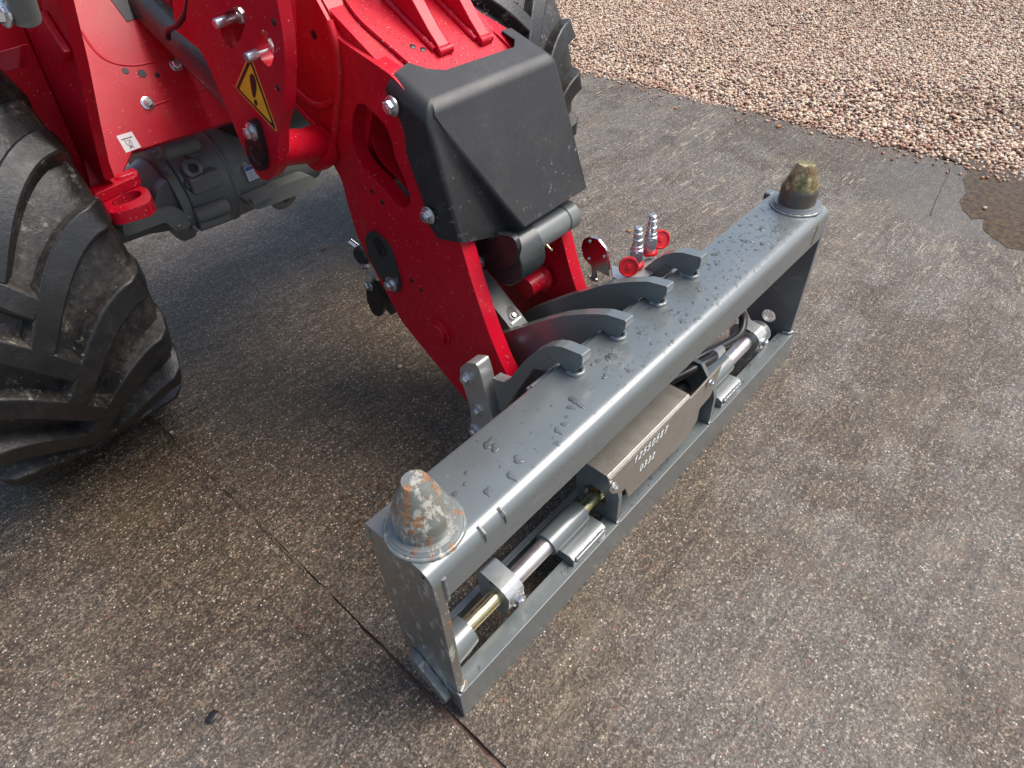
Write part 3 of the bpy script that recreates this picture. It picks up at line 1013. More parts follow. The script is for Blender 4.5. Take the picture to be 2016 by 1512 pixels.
# pin cap
pc = [(0.7900, 0.8286), (0.7712, 0.8367), (0.7569, 0.8344), (0.7572, 0.8055), (0.7628, 0.7693), (0.7715, 0.7463), (0.7931, 0.7265), (0.8124, 0.7254), (0.8321, 0.7370), (0.8297, 0.7671), (0.8123, 0.7998)]
cap = plate('pin_cap', fillet(pc, .01), 'X', .318, .33, 'black', loader, bevel=.002)
q = [(0.7767, 0.8128)][0]
bolt((.318, *q), (-1, 0, 0), .012, 'chrome', cap)
q = [(0.7902, 0.7603)][0]
lathe('pin_face', [(0, .020), (.002, .020), (.003, .016), (.001, .014), (.001, .002)], (.318, *q), (-1, 0, 0), 'black', cap, 28)
# pivot tube to the arm
a_ = [(0.7752, 0.7691)][0]; b_ = [(0.8379, 0.7083)][0]
rod('pivot_tube', (.350, *a_), (.50, *b_), .035, 'red', loader, 32)
lathe('pivot_collar', [(0, .044), (.02, .048), (.04, .044)], (.46, *b_), (1, 0, 0), 'red', loader, 32)

# ---- lift cylinder rod and hose
A_ = [(1.4684, 0.9708)][0]; B_ = [(0.9411, 0.8029)][0]
rod('lift_cylinder', (.44, *A_), (.40, *B_), .036, 'dark', loader, 32)
hs = [(0.9374, 1.0231), (0.9781, 0.9841), (1.0222, 0.9585), (1.0527, 0.9451), (1.0794, 0.9375), (1.1005, 0.9268), (1.1106, 0.9136)]
tube('hose', [(.36, *p) for p in hs], .006, 'hose', loader, 10)
q = [(0.9175, 0.9773)][0]
rod('hose_fitting', (.352, q[0] + .012, q[1]), (.352, q[0] - .02, q[1]), .012, 'black', loader)

# ---- lift arm: two side plates, box top, gusset lugs
XL0, XL1, XR0, XR1 = .505, .541, .788, .824
AL = [(0.3782, 0.1325), (0.4429, 0.1256), (0.4861, 0.1516), (0.5919, 0.2242), (0.6878, 0.2927), (0.7525, 0.4017), (0.8014, 0.4963), (0.8095, 0.5756), (0.8113, 0.6349), (0.8365, 0.6685), (0.8475, 0.6982), (0.8731, 0.7373), (0.9404, 0.7721), (1.0001, 0.7927), (0.9119, 1.0319), (0.7883, 1.0442), (0.7416, 0.9792), (0.7156, 0.9410), (0.5696, 0.9026)]
AL += [(0.4975, 0.8583), (0.4439, 0.6501), (0.4103, 0.5218), (0.3767, 0.4191), (0.3451, 0.3473), (0.3219, 0.3112), (0.3282, 0.2608)]
hole = [(0.6946, 0.8239), (0.6731, 0.8314), (0.6397, 0.8184), (0.6113, 0.7995), (0.6021, 0.7769), (0.5993, 0.7398), (0.5816, 0.7044), (0.5694, 0.6698), (0.5740, 0.6492), (0.5937, 0.6324), (0.6262, 0.6323), (0.6677, 0.6634), (0.7131, 0.6820), (0.7361, 0.7072), (0.7368, 0.7464), (0.7179, 0.7927)]
arm = plate('arm_side_plate', fillet(AL, .02, 4), 'X', XL0, XL1, 'red', loader, holes=[fillet(hole, .02)], bevel=.003)
AR = [p for p in AL]
armR = plate('arm_side_plate', fillet(AR, .02, 4), 'X', XR0, XR1, 'red', loader, bevel=.003)
# tubular lining inside the window
def ringwall(poly, x0, x1, th, mat, parent, name):
    bm = bmesh.new()
    c = (sum(p[0] for p in poly) / len(poly), sum(p[1] for p in poly) / len(poly))
    add_plate(bm, [(c[0] + (p[0] - c[0]) * th, c[1] + (p[1] - c[1]) * th) for p in poly], 'X', x0, x1, [poly])
    return bm_link(name, bm, mat, parent)
ringwall(fillet([((p[0] - .60) * .93 + .60, (p[1] - .70) * .93 + .70) for p in hole], .02), .552, .70, 1.10, 'red', loader, 'window_lining')
# box plates between the side plates
tz = lambda y: .899 + (y - .585) * .573
def cross(name, y0, z0, y1, z1, th, mat='red', x0=XL1, x1=XR0):
    d = Vector((y1 - y0, z1 - z0)).normalized(); nrm = Vector((-d.y, d.x)) * th
    return plate(name, [(y0, z0), (y1, z1), (y1 + nrm.x, z1 + nrm.y), (y0 + nrm.x, z0 + nrm.y)], 'X', x0 - .001, x1 + .001, mat, loader, bevel=.002)
cross('arm_top_plate', .50, tz(.50) - .004, 1.05, tz(1.05) - .004, -.025, x0=XL0 + .012, x1=XR1 - .012)
cross('arm_inner_plate', .66, .87, .80, .60, .02)
cross('arm_lower_plate', .72, .62, .90, .72, .02)
plate('beam_top_plate', [(0.7320, 0.9730), (0.9260, 1.2330), (0.9560, 1.2090), (0.7620, 0.9490)], 'X', XL0 + .01, XR1 - .01, 'red', loader)
plate('beam_core', [(.75, .955), (.95, 1.22), (1.4, 1.25), (1.4, .95), (.95, .80), (.82, .78)], 'X', XL0 + .02, XR1 - .02, 'red', loader)
box('chassis_core', (.50, 1.22, .62), (1.15, 1.7, 1.1), 'black', loader)
# raised doubler with wavy edge on the top plate
db = [(.566, .56), (.545, .70), (.560, .76), (.555, 1.0), (.80, 1.0), (.80, .53), (.60, .54)]
bm = bmesh.new()
a = [bm.verts.new((x, y, tz(y) - .002)) for x, y in fillet(db, .03)]
b = [bm.verts.new((x, y, tz(y) + .006)) for x, y in fillet(db, .03)]
bm.faces.new(b)
for i in range(len(a)):
    j = (i + 1) % len(a); bm.faces.new([a[i], a[j], b[j], b[i]])
bm_link('top_doubler', bm, 'red', loader, bevel=.002)
for x, y in ((.598, .612), (.612, .60), (.782, .70), (.63, .80)):
    lathe('grease_hole', [(0, .006), (.0006, .005)], (x, y, tz(y) + .0066), (0, -.497, .868), 'black', loader, 14)
# two gusset lugs standing on the top plate
def gl(x0, x1, name, yf):
    f0 = tz(yf)
    pts = [(yf, f0), (yf - .006, f0 + .018), (yf + .02, f0 + .045), (yf + .22, f0 + .30), (yf + .50, f0 + .52), (yf + .50, tz(yf + .50))]
    h = []
    cx, cy = yf + .14, f0 + .135
    for k in range(20):
        a = k / 20 * 2 * math.pi
        h.append((cx + .022 * math.cos(a) * 1.2, cy + .030 * math.sin(a)))
    o = plate(name, pts, 'X', x0, x1, 'red', loader, holes=[h], bevel=.003)
    weld([(x0 - .002, yf + .005, f0 + .012), (x0 - .002, yf + .45, tz(yf + .45) + .008)], .007, 'red', loader)
    weld([(x0 - .002, yf - .004, f0 + .010), (x1 + .003, yf - .004, f0 + .010)], .009, 'red', loader)
gl(.632, .660, 'arm_lug', .583)
gl(.735, .763, 'arm_lug', .575)
# raised weld mouldings at the beam junction
def bead(pts, r, x=.503):
    bm = bmesh.new()
    add_tube(bm, catmull([(x, *p) for p in pts], 10), r, 12)
    return bm_link('weld_moulding', bm, 'red', arm, smooth=80)
bead([(0.7284, 0.9692), (0.7190, 0.9361), (0.7228, 0.8997), (0.7375, 0.8501), (0.7722, 0.7824), (0.8146, 0.7068)], .009)
bead([(0.9180, 0.8196), (0.8825, 0.8026), (0.8425, 0.7931), (0.7976, 0.8027), (0.7641, 0.8230)], .008)
bead([(0.9299, 0.7820), (0.8962, 0.7630), (0.8533, 0.7398), (0.8249, 0.7086)], .007)
lathe('slot_hole', [(0, .009), (.0008, .008)], (.5046, *[(0.7900, 0.9358)][0]), (-1, 0, 0), 'black', arm, 16)
for q in [(0.7004, 0.6383), (0.6705, 0.6228), (0.6140, 0.4455), (0.5858, 0.4312)]:
    lathe('slot_hole', [(0, .0065), (.0008, .0055)], (.5046, *q), (-1, 0, 0), 'black', arm, 16)
# pin cap with bolt
pc = [(0.7504, 0.5171), (0.7302, 0.5349), (0.7076, 0.5378), (0.6758, 0.5233), (0.6624, 0.4926), (0.6537, 0.4413), (0.6565, 0.4073), (0.6699, 0.3898), (0.6935, 0.3853), (0.7257, 0.4067), (0.7557, 0.4492), (0.7588, 0.4897)]
cap = plate('pin_cap', fillet(pc, .012), 'X', .496, .505, 'dark', arm, bevel=.002)
q = [(0.6842, 0.4106)][0]
bolt((.496, *q), (-1, 0, 0), .013, 'chrome', arm)
q = [(0.7035, 0.5029)][0]
lathe('pin_face', [(0, .024), (.002, .024), (.003, .020), (.001, .017), (.001, .003)], (.496, *q), (-1, 0, 0), 'black', arm, 28)
q = [(0.5393, 0.3346)][0]
lathe('pivot_boss', [(0, .036), (.004, .036), (.006, .030), (.014, .029), (.016, .027)], (.505, *q), (-1, 0, 0), 'red', arm, 36)
# inner red stub pin on the far plate
q = [(0.4587, 0.3762)][0]
lathe('pivot_stub', [(0, .026), (.03, .027), (.045, .03), (.05, .036), (.062, .036)], (.718, *q), (1, 0, 0), 'red', armR, 32)

# ---- tilt lever and its tube under the cover
ty, tz_ = .402, .551
lathe('tilt_tube', [(0, .027), (.002, .031), (.03, .031), (.032, .0325), (.048, .0325), (.050, .029), (.052, .029), (.054, .0325), (.175, .0325), (.177, .030), (.181, .030), (.183, .0325), (.213, .0325), (.217, .028)], (.600, ty, tz_), (1, 0, 0), 'axle', loader, 40)
lathe('tube_end_cap', [(0, .028), (.004, .030), (.012, .030)], (.588, ty, tz_), (1, 0, 0), 'black', loader, 32)
plate('retainer_plate', fillet([(0.4812, 0.5324), (0.4626, 0.5620), (0.3900, 0.6124), (0.3527, 0.6191), (0.3431, 0.5975), (0.3563, 0.5544), (0.3966, 0.5257), (0.4664, 0.4998)], .012), 'X', .575, .588, 'black', loader, bevel=.002)
q = [(0.4594, 0.5219)][0]
bolt((.575, *q), (-1, -.1, 0), .011, 'zinc', loader)
q = [(0.3527, 0.5304)][0]
lathe('grease_nipple', [(0, .004), (.006, .004), (.007, .0025), (.012, .0025), (.014, .004), (.018, .002)], (.70, ty - .026, tz_ - .017), (.1, -.8, -.5), 'yellow', loader, 12)
lv = [(0.5660, 0.4041), (0.5437, 0.3740), (0.4477, 0.3157), (0.4322, 0.3002)]
lp = [(ty - .05, tz_ - .01)] + [(.437, .49), (.515, .39), (.452, .318), (.43, .30)] 
lever = [(.575, .405), (.534, .381), (.491, .3485), (.448, .316), (.40, .275), (.44, .20), (.60, .25), (.68, .40), (.64, .52), (.56, .56), (.50, .56), (.52, .46)]
lv_o = plate('tilt_lever', fillet(lever, .015), 'X', .640, .692, 'axle', loader, bevel=.003)
LN = (0, -.603, .798)
slab_on('lever_pocket', [(0.6521, 0.4566, 0.3225), (0.6621, 0.4717, 0.3339), (0.6740, 0.4773, 0.3381), (0.6823, 0.4734, 0.3352), (0.6844, 0.4624, 0.3269), (0.6848, 0.4483, 0.3163), (0.6548, 0.4479, 0.3159)], LN, .0006, 'black', lv_o)
slab_on('pocket_lip', [(0.6506, 0.4474, 0.3156), (0.6848, 0.4483, 0.3163), (0.6844, 0.4448, 0.3136), (0.6493, 0.4431, 0.3123)], LN, .002, 'zinc', lv_o)
bolt([(0.6682, 0.4563, 0.3223)][0], LN, .007, 'zinc', lv_o, name='nut')
bm = bmesh.new()
add_lathe(bm, [(0, .06), (.002, .062), (.075, .062), (.077, .06)], (.598, .418, .532), (1, 0, 0), 40)
bm_link('lever_head', bm, 'dark', loader, smooth=30)
# arched pocket with nut in the lever face
pk = (.6565, .4655, .330)

# ---- black front cover
CA = Vector((.497, .480, .866)); CE = Vector((.497, .419, .619)); CB = Vector((.842, .466, .871)); CC = Vector((.842, .373, .611)); CD = Vector((.634, .379, .602)); CG = Vector((0.6150, .428, 0.5780))
def cover():
    bm = bmesh.new()
    V = lambda p: bm.verts.new(p)
    A, E, B, C_, D, G = V(CA), V(CE), V(CB), V(CC), V(CD), V(CG)
    fl = [(0.5634, 0.9033), (0.5802, 0.8772), (0.5706, 0.8484), (0.5497, 0.8290), (0.5433, 0.8079), (0.5463, 0.7702), (0.5353, 0.7275), (0.5180, 0.6828), (0.5153, 0.6662), (0.5233, 0.6412), (0.5081, 0.6259), (0.4877, 0.6054)]
    F = [V((.494, *p)) for p in fl]
    # left side wall
    bm.faces.new([A] + F + [E])
    bm.faces.new([A, E, G])
    bm.faces.new([A, G, D])
    bm.faces.new([A, D, C_, B])
    # top skin
    top = [(.494, *fl[0])]
    T = [V((.560, .585, .907)), V((.580, .558, .896)), V((.60, .530, .893)), V((.77, .512, .894)), V((.792, .530, .900)), V((.80, .572, .908)), V((.842, .575, .905))]
    bm.faces.new([F[0], A, B, T[6], T[5], T[4], T[3], T[2], T[1], T[0]])
    # right side wall and bottom lip
    Rr = [V((.842, .60, .80)), V((.842, .47, .60))]
    bm.faces.new([B, C_, Rr[1], Rr[0], T[6]])
    Lb = [V((.56, .45, .598)), V((.64, .43, .585)), V((.842, .42, .598))]
    bm.faces.new([E, F[-1], Lb[0]])
    bm.faces.new([G, E, Lb[0]])
    bm.faces.new([D, G, Lb[0], Lb[1]])
    bm.faces.new([C_, D, Lb[1], Lb[2]])
    bm.faces.new([C_, Lb[2], Rr[1]])
    bmesh.ops.recalc_face_normals(bm, faces=bm.faces[:])
    bw = bm.edges.layers.float.new('bevel_weight_edge')
    key = {frozenset((A, E)): .35, frozenset((A, D)): .22, frozenset((A, G)): .6, frozenset((C_, D)): .12, frozenset((B, C_)): .35, frozenset((A, B)): .5, frozenset((A, F[0])): .9, frozenset((B, T[6])): .5}
    for e in bm.edges:
        k = frozenset(e.verts)
        if k in key:
            e[bw] = key[k]
    return bm, bw
bm, _ = cover()
cv = bm_link('front_cover', bm, 'plastic', loader, smooth=180)
bv = cv.modifiers.new('round', 'BEVEL'); bv.width = .034; bv.segments = 6; bv.limit_method = 'WEIGHT'; bv.harden_normals = False
so = cv.modifiers.new('thick', 'SOLIDIFY'); so.thickness = .005; so.offset = -1
ws = cv.modifiers.new('wn', 'WEIGHTED_NORMAL'); ws.keep_sharp = False; ws.weight = 60
q = [(0.5598, 0.8557)][0]
bolt((.489, *q), (-1, 0, 0), .0125, 'chrome', cv)
q = [(0.4995, 0.6566)][0]
bolt((.489, *q), (-1, 0, 0), .0125, 'chrome', cv)

# ---- valve block hanging behind the arm
q = [(0.9003, 0.3685)][0]
vb = lathe('valve_block', [(0, .024), (.003, .027), (.06, .027)], (.56, *q), (1, .1, 0), 'dark', loader, 28)
q2 = [(0.9392, 0.4005)][0]
q4 = [(0.9114, 0.3803)][0]
rod('valve_stud', (.575, *q4), (.565, *q2), .010, 'chrome', loader)
q3 = [(0.8695, 0.3510)][0]
bolt((.556, *q3), (-.8, .1, .5), .009, 'chrome', loader, name='fitting', washer=False, hexh=.02)
q3 = [(0.8572, 0.3356)][0]
bolt((.556, *q3), (-.3, .2, -.8), .011, 'zinc', loader, name='fitting', washer=True, hexh=.02)
q3 = [(0.8716, 0.2941)][0]
bolt((.553, *q3), (-1, 0, 0), .010, 'chrome', loader)
pp = [(0.8919, 0.2985), (0.8577, 0.3194), (0.8342, 0.2906), (0.8245, 0.2484), (0.8561, 0.1957), (0.8898, 0.1868), (0.9053, 0.2252)]
plate('rear_pin_cap', fillet(pp, .012), 'X', .554, .566, 'black', loader, bevel=.003)
pp = [(0.8887, 0.2872), (0.8576, 0.2905), (0.8262, 0.2475), (0.8224, 0.2115), (0.8571, 0.1774), (0.8800, 0.1916)]
plate('rear_pin_cap', fillet(pp, .012), 'X', .59, .61, 'dark', loader, bevel=.003)

# ================================================================== GREY FRAME
L, H = 1.330, .478
fr = empty('adapter_frame', (L / 2, .07, 0), 'grey steel attachment frame with two upright cones, wet with raindrops', 'attachment frame')
# top channel
def channel():
    rc, t = .026, .012
    out = [(0.0, .400), (0.0, H - rc)]
    out += [(rc - rc * math.cos(a), H - rc + rc * math.sin(a)) for a in np.linspace(0, math.pi / 2, 9)[1:]]
    out += [(.142, H), (.150, H - .006), (.152, .43)]
    inn = [(.142, .43), (.140, H - t), (rc, H - t), (t, H - rc), (t, .400)]
    return out + inn
bm = bmesh.new()
add_plate(bm, channel(), 'X', .001, L - .001)
# slight sink marks so the long sheet is not perfectly flat
top = bm_link('top_channel', bm, 'grey', fr, bevel=.0012, smooth=50)
# end plates
ep = [(.0, .001), (.001, .10), (-.001, .398), (.0, .45), (.02, .4655), (.139, .4655), (.150, .40), (.148, .269), (.145, .125), (.100, .066), (.05, .03)]
plate('end_plate', ep, 'X', .002, .020, 'shaded_grey', fr, bevel=.0015)
hl = [(.071 + .020 * math.cos(a), .126 + .020 * math.sin(a)) for a in np.linspace(0, 2 * math.pi, 25)[:-1]]
plate('end_plate', ep, 'X', L - .020, L - .002, 'grey', fr, holes=[hl], bevel=.0015)
# foot gusset outside the near end plate
ft = [(.03, .025), (.11, .075), (.12, .11), (.10, .115), (.02, .05)]
plate('foot_gusset', fillet(ft, .01), 'X', -.014, .001, 'cone', fr, bevel=.002)
# lower bar: an angle section
lb = [(-.006, .0), (-.006, .094), (.030, .094), (.030, .083), (.005, .083), (.005, .0)]
bm = bmesh.new()
cs = [(y, z) for y, z in lb]
add_plate(bm, cs, 'X', .0, L)
lowbar = bm_link('lower_bar', bm, 'grey', fr, bevel=.0012)
box('rear_lower_bar', (.03, .12, .02), (L - .03, .135, .07), 'grey', fr)
weld([(.006, -.002, .096), (.022, .004, .098), (.024, .02, .096)], .006, 'cone', fr)
weld([(L - .006, -.002, .096), (L - .022, .004, .098), (L - .024, .02, .096)], .005, 'chip', fr)
weld([(.022, -.0005, .40), (.022, .0, .455)], .004, 'grey', fr)
# cones
def cone(x, mat, name, y=.072):
    c0 = lathe(name, [(0, .0440), (.040, .0440), (.044, .0433), (.047, .0420), (.075, .0315), (.1015, .0208), (.104, .0190), (.1045, 0)], (x, y, H + .004), (0, 0, 1), mat, fr, 48, smooth=28)
    lathe('cone_collar', [(-.002, .0575), (.006, .0575), (.009, .0545), (.012, .0530), (.0125, .044)], (x, y, H), (0, 0, 1), 'chip' if mat == 'cone' else 'grey', c0, 48)
    pts = [(x + .0585 * math.cos(a), y + .0585 * math.sin(a), H + .0005) for a in np.linspace(0, 2 * math.pi, 40)]
    weld(pts, .0045, 'chip' if mat == 'cone' else 'grey', c0)
    return c0
c0 = cone(.056, 'cone', 'cone_pin'); c0['label'] = 'rusty cone pin'
c1 = cone(1.288, 'brass', 'cone_pin'); c1['label'] = 'greasy yellowish cone pin'
# near corner weld scars on the flange
for x in (.108, .152):
    weld([(x, .012, H + .001), (x + .001, -.001, H - .008), (x + .002, -.001, H - .03)], .0016, 'cone', fr)
weld([(L - .062, -.001, H - .02), (L - .075, -.001, .41)], .0022, 'yellow', fr, name='paint_run')
# back corner tabs
box('corner_tab', (L - .03, .142, .44), (L - .002, .162, H + .002), 'grey', fr, bevel=.005)

# carriage: hooks, back plate and ledge
short = [(.090, .535), (.090, .512), (.108, .479), (.125, .479), (.138, .486), (.150, .486), (.158, .470), (.172, .452), (.206, .438), (.300, .262), (.310, .255), (.326, .345), (.312, .346), (.290, .352), (.270, .376), (.250, .412), (.225, .452), (.200, .485), (.178, .507), (.156, .522), (.135, .530)]
long_ = [(.090, .532), (.090, .512), (.108, .479), (.125, .479), (.140, .484), (.152, .478), (.17, .40), (.20, .15), (.42, .12), (.50, .20), (.50, .26), (.463, .300), (.430, .327), (.38, .366), (.30, .428), (.24, .472), (.19, .500), (.165, .512), (.135, .525)]
XH = (.458, .590, .731, .859)
for i, x in enumerate(XH):
    p = short if i in (0, 3) else long_
    h = plate('hook_plate', fillet(p, .005, 3), 'X', x, x + .024, 'grey', fr, bevel=.0018)
    weld([(x - .001, .122, H + .001), (x - .001, .104, H + .001), (x + .012, .098, H + .001), (x + .025, .104, H + .001), (x + .025, .122, H + .001)], .0055, 'grey', h)
plate('back_plate', [(.152, .46), (.165, .46), (.205, .12), (.19, .12)], 'X', .40, .92, 'grey', fr)
box('carriage_ledge', (.41, .153, .424), (.90, .186, .434), 'grey', fr, bevel=.003)
# low galvanised support leg with three bolts
bp = [(0.4092, 0.3110), (0.4068, 0.3395), (0.3828, 0.3676), (0.3507, 0.3826), (0.3434, 0.3667), (0.3273, 0.2866), (0.3095, 0.2262), (0.3585, 0.1322), (0.3907, 0.1451), (0.3886, 0.2317)]
brk = plate('galvanised_bracket', fillet(bp, .008), 'X', .44, .475, 'zinc', fr, bevel=.003)
for q in [(0.3872, 0.3208), (0.3602, 0.2402), (0.3807, 0.1591)]:
    bolt((.440, *q), (-1, 0, 0), .0115, 'chrome', brk)
bolt((.56, .40, .30), (-1, -.2, .2), .014, 'chrome', fr)

# rod line
RY, RZ = .058, .142
box_r = []
lathe('rod_bushing', [(0, .036), (.042, .034), (.066, .031)], (.020, RY, RZ - .01), (1, 0, 0), 'grey', fr, 32)
rod('locking_pin', (.06, RY, RZ), (.19, RY, RZ), .0165, 'yellow', fr, 28)
rod('cylinder_rod', (.17, RY, RZ), (.335, RY, RZ), .0185, 'rod', fr, 32)
lathe('guide_sleeve', [(0, .0195), (0, .026), (.11, .026), (.11, .0195)], (.315, RY, RZ), (1, 0, 0), 'grey', fr, 32)
rod('locking_pin', (.40, RY, RZ), (.56, RY, RZ), .0165, 'yellow', fr, 28)
plate('sleeve_saddle', [(.002, .094), (.002, .114), (.012, .120), (.05, .118), (.05, .094)], 'X', .335, .445, 'grey', fr)
weld([(.34, .002, .112), (.435, .002, .112)], .0055, 'grey', fr)
def clamp(x, mirror):
    prof = [(RY - .030, RZ - .02), (RY - .034, RZ + .018), (RY - .018, RZ + .034), (RY + .040, RZ + .042), (RY + .052, RZ + .02), (RY + .045, RZ - .05), (RY - .01, RZ - .06)]
    hol = [(RY + .019 * math.cos(a), RZ + .019 * math.sin(a)) for a in np.linspace(0, 2 * math.pi, 25)[:-1]]
    c = plate('clamp_block', fillet(prof, .006), 'X', x, x + .042, 'zinc', fr, holes=[], bevel=.002)
    bolt((x + .022, RY - .033, RZ + .001), (0, -1, .1), .012, 'chrome', c)
    return c
clamp(.168, 1)
clamp(1.150, -1)
# support plates
for x in (.478, .862):
    s = plate('support_plate', [(-.002, .094), (.10, .094), (.11, .15), (.10, .262), (.045, .262), (.004, .205), (-.002, .18)], 'X', x, x + .012, 'grey', fr,
          holes=[[(RY + .030 * math.cos(a), RZ + .030 * math.sin(a)) for a in np.linspace(0, 2 * math.pi, 25)[:-1]]])
    weld([(x, -.001, .095), (x + .006, -.003, .095), (x + .013, .03, .095)], .004, 'grey', s)
lathe('guide_sleeve', [(0, .0195), (0, .026), (.11, .026), (.11, .0195)], (.925, RY, RZ), (1, 0, 0), 'grey', fr, 32)
plate('sleeve_saddle', [(.002, .094), (.002, .114), (.012, .120), (.05, .118), (.05, .094)], 'X', .93, 1.03, 'grey', fr)
weld([(.935, .002, .112), (1.02, .002, .112)], .0055, 'grey', fr)
rod('cylinder_rod', (1.03, RY, RZ), (1.16, RY, RZ), .0185, 'rod', fr, 32)
lathe('rod_bushing', [(0, .030), (.004, .032), (.052, .034), (.056, .031)], (1.192, RY + .006, RZ - .026), (1, 0, 0), 'grey', fr, 32)
rod('hydraulic_cylinder', (.56, RY + .03, RZ + .02), (.90, RY + .03, RZ + .02), .034, 'black', fr, 32)
# hoses at the far end
tube('hose', [(.80, .10, .21), (.90, .08, .235), (1.0, .062, .222), (1.08, .055, .215), (1.12, .075, .24), (1.08, .10, .27)], .011, 'hose', fr, 12)
tube('hose', [(.78, .09, .235), (.86, .06, .245), (.93, .05, .235), (.96, .07, .22)], .012, 'hose', fr, 12)
lathe('hose_fitting', [(0, .014), (.05, .014), (.052, .010), (.07, .010)], (.985, .058, .222), (-1, -.05, .1), 'zinc', fr, 6)
# bare steel sheet cover with pen marks
cs = [(0.4384, 0.2777), (0.7354, 0.2757), (0.7814, 0.2773), (0.8366, 0.2829), (0.8698, 0.2847), (0.8642, 0.2669), (0.8428, 0.2036), (0.7944, 0.1989), (0.7958, 0.1608), (0.7503, 0.1285), (0.5195, 0.1423), (0.5026, 0.1919), (0.4845, 0.1926), (0.4498, 0.2251)]
bm = bmesh.new()
add_plate(bm, fillet(cs, .006, 3), 'Y', .000, .004)
tp = [(0.4384, 0.2777), (0.7354, 0.2757)]
sc = bm_link('steel_cover', bm, 'raw', fr, bevel=.0008)
x0, x1 = tp[0][0], tp[1][0]
zt = (tp[0][1] + tp[1][1]) / 2
bm = bmesh.new()
prof = [(0.0, zt - .004), (.0005, zt + .004), (.006, zt + .009), (.085, zt + .012), (.085, zt + .008), (.008, zt + .005), (.004, zt + .001), (.004, zt - .004)]
add_plate(bm, prof, 'X', x0, x1)
bm_link('cover_top_flange', bm, 'raw', sc, bevel=.0006, smooth=60)
for q in [(0.4497, 0.2497), (0.8134, 0.2691)]:
    bolt((q[0], -.002, q[1]), (0, -1, 0), .008, 'chrome', sc)
DG = {'0': [[(.5, 1), (.15, .8), (.1, .3), (.4, 0), (.75, .25), (.8, .75), (.5, 1)]],
      '1': [[(.15, .6), (.6, 1)], [(.6, 1), (.45, 0)]],
      '2': [[(.1, .8), (.45, 1), (.8, .75), (.4, .3), (.05, .05)], [(.05, .05), (.8, .05)]],
      '3': [[(.1, .9), (.5, 1), (.75, .75), (.35, .5), (.75, .3), (.45, 0), (.05, .12)]],
      '5': [[(.8, 1), (.25, .95)], [(.25, .95), (.15, .55)], [(.15, .55), (.6, .6), (.75, .3), (.4, 0), (.05, .1)]],
      '7': [[(.05, .95), (.8, 1)], [(.8, 1), (.35, 0)], [(.2, .5), (.75, .5)]],
      '8': [[(.7, .85), (.4, 1), (.2, .75), (.7, .3), (.45, 0), (.1, .2), (.5, .6), (.7, .85)]]}
def write(txt, x, z, h, name, slope=0.):
    ls = []
    for i, ch in enumerate(txt):
        for ln in DG[ch]:
            ls.append([((a * .62 + b * .18 + i * .86), b + slope * i) for a, b in ln])
    strokes(name, ls, (x, -.0004, z), (h, 0, 0), (0, 0, h), (0, -1, 0), .0036, 'marker', sc, off=.0004)
q = [(0.5231, 0.2494)][0]
write('12550587', q[0], q[1], .0185, 'pen_marking', -.03)
q = [(0.5506, 0.1995)][0]
write('0332', q[0], q[1], .0175, 'pen_marking', -.03)

# hydraulic couplings with caps
def coupler(x, y, z, leanx, cap_dir, cap_tilt, label):
    d = Vector((leanx, .02, 1)).normalized()
    P0 = Vector((x, y, z))
    c = lathe('hydraulic_coupling', [(0, .0125), (.018, .0125), (.020, .0145), (.050, .0145), (.052, .0125), (.058, .0125), (.060, .0105), (.070, .0105), (.071, .0120), (.075, .0120), (.076, .0100), (.086, .0100), (.087, .0108), (.090, .0108), (.091, .0085), (.1, .0085), (.102, .006), (.102, .0025), (.098, .002)], P0, d, 'chrome', fr, 28, smooth=25)
    lathe('hex_nut', [(.0, .0165), (.022, .0165), (.024, .015)], P0 + d * .024, d, 'chrome', c, 6, smooth=20)
    lathe('cap_ring', [(0, .0135), (0, .019), (.006, .019), (.006, .0135)], P0 + d * .006, d, 'cap', c, 28)
    cd = Vector(cap_dir)
    cc = P0 + d * .012 + cd
    nn = Vector(cap_tilt).normalized()
    lathe('dust_cap', [(0, .002), (0, .021), (.003, .0225), (.008, .0225), (.009, .019), (.006, .018), (.006, .006), (.009, .005), (.009, 0)], cc, nn, 'cap', c, 30)
    tube('cap_strap', [P0 + d * .008 + cd * .4, P0 + d * .004 + cd * .65 - Vector((0, 0, .006)), cc - Vector((0, 0, .018))], .0045, 'cap', c, 8)
    return c
zc0 = .484
q1 = [(0.8512, 0.4658)][0]; q2 = [(0.9058, 0.4682)][0]
coupler(q1[0], .24, q1[1] - .012, .00, (-.036, -.004, .012), (-.75, -.6, .3), 'near')
coupler(q2[0], .24, q2[1] - .008, .00, (.032, -.004, .016), (-.45, -.8, .35), 'far')
# bracket and round end stop plate
q = [(0.7571, 0.2374), (0.8229, 0.2570), (0.8488, 0.2242), (0.7765, 0.1976)]
pb = plate('coupling_bracket', [(0.8247, 0.2872), (0.8371, 0.2513), (0.9249, 0.2358), (0.8786, 0.1922), (0.8139, 0.2027), (0.7895, 0.2208), (0.7879, 0.2578)], 'Z', .449, .455, 'zinc', fr, bevel=.001)
es = [(0.3205, 0.5373), (0.2960, 0.5412), (0.2733, 0.5246), (0.2659, 0.4954), (0.2593, 0.4586), (0.2944, 0.4628), (0.2981, 0.4519), (0.2958, 0.4364), (0.2925, 0.4281), (0.3143, 0.4300), (0.3160, 0.4362), (0.3074, 0.4384), (0.3103, 0.4685), (0.3322, 0.4785), (0.3404, 0.5056), (0.3341, 0.5273)]
esp = plate('stop_plate', fillet(es, .006), 'X', .778, .784, 'polished', fr, bevel=.0008)
for q in [(0.3172, 0.5281), (0.3180, 0.4837), (0.2774, 0.5049), (0.3131, 0.4371), (0.2944, 0.4367)]:
    lathe('rivet', [(0, .0042), (.002, .0038), (.003, .002)], (.778, *q), (-1, 0, 0), 'chrome', esp, 12)


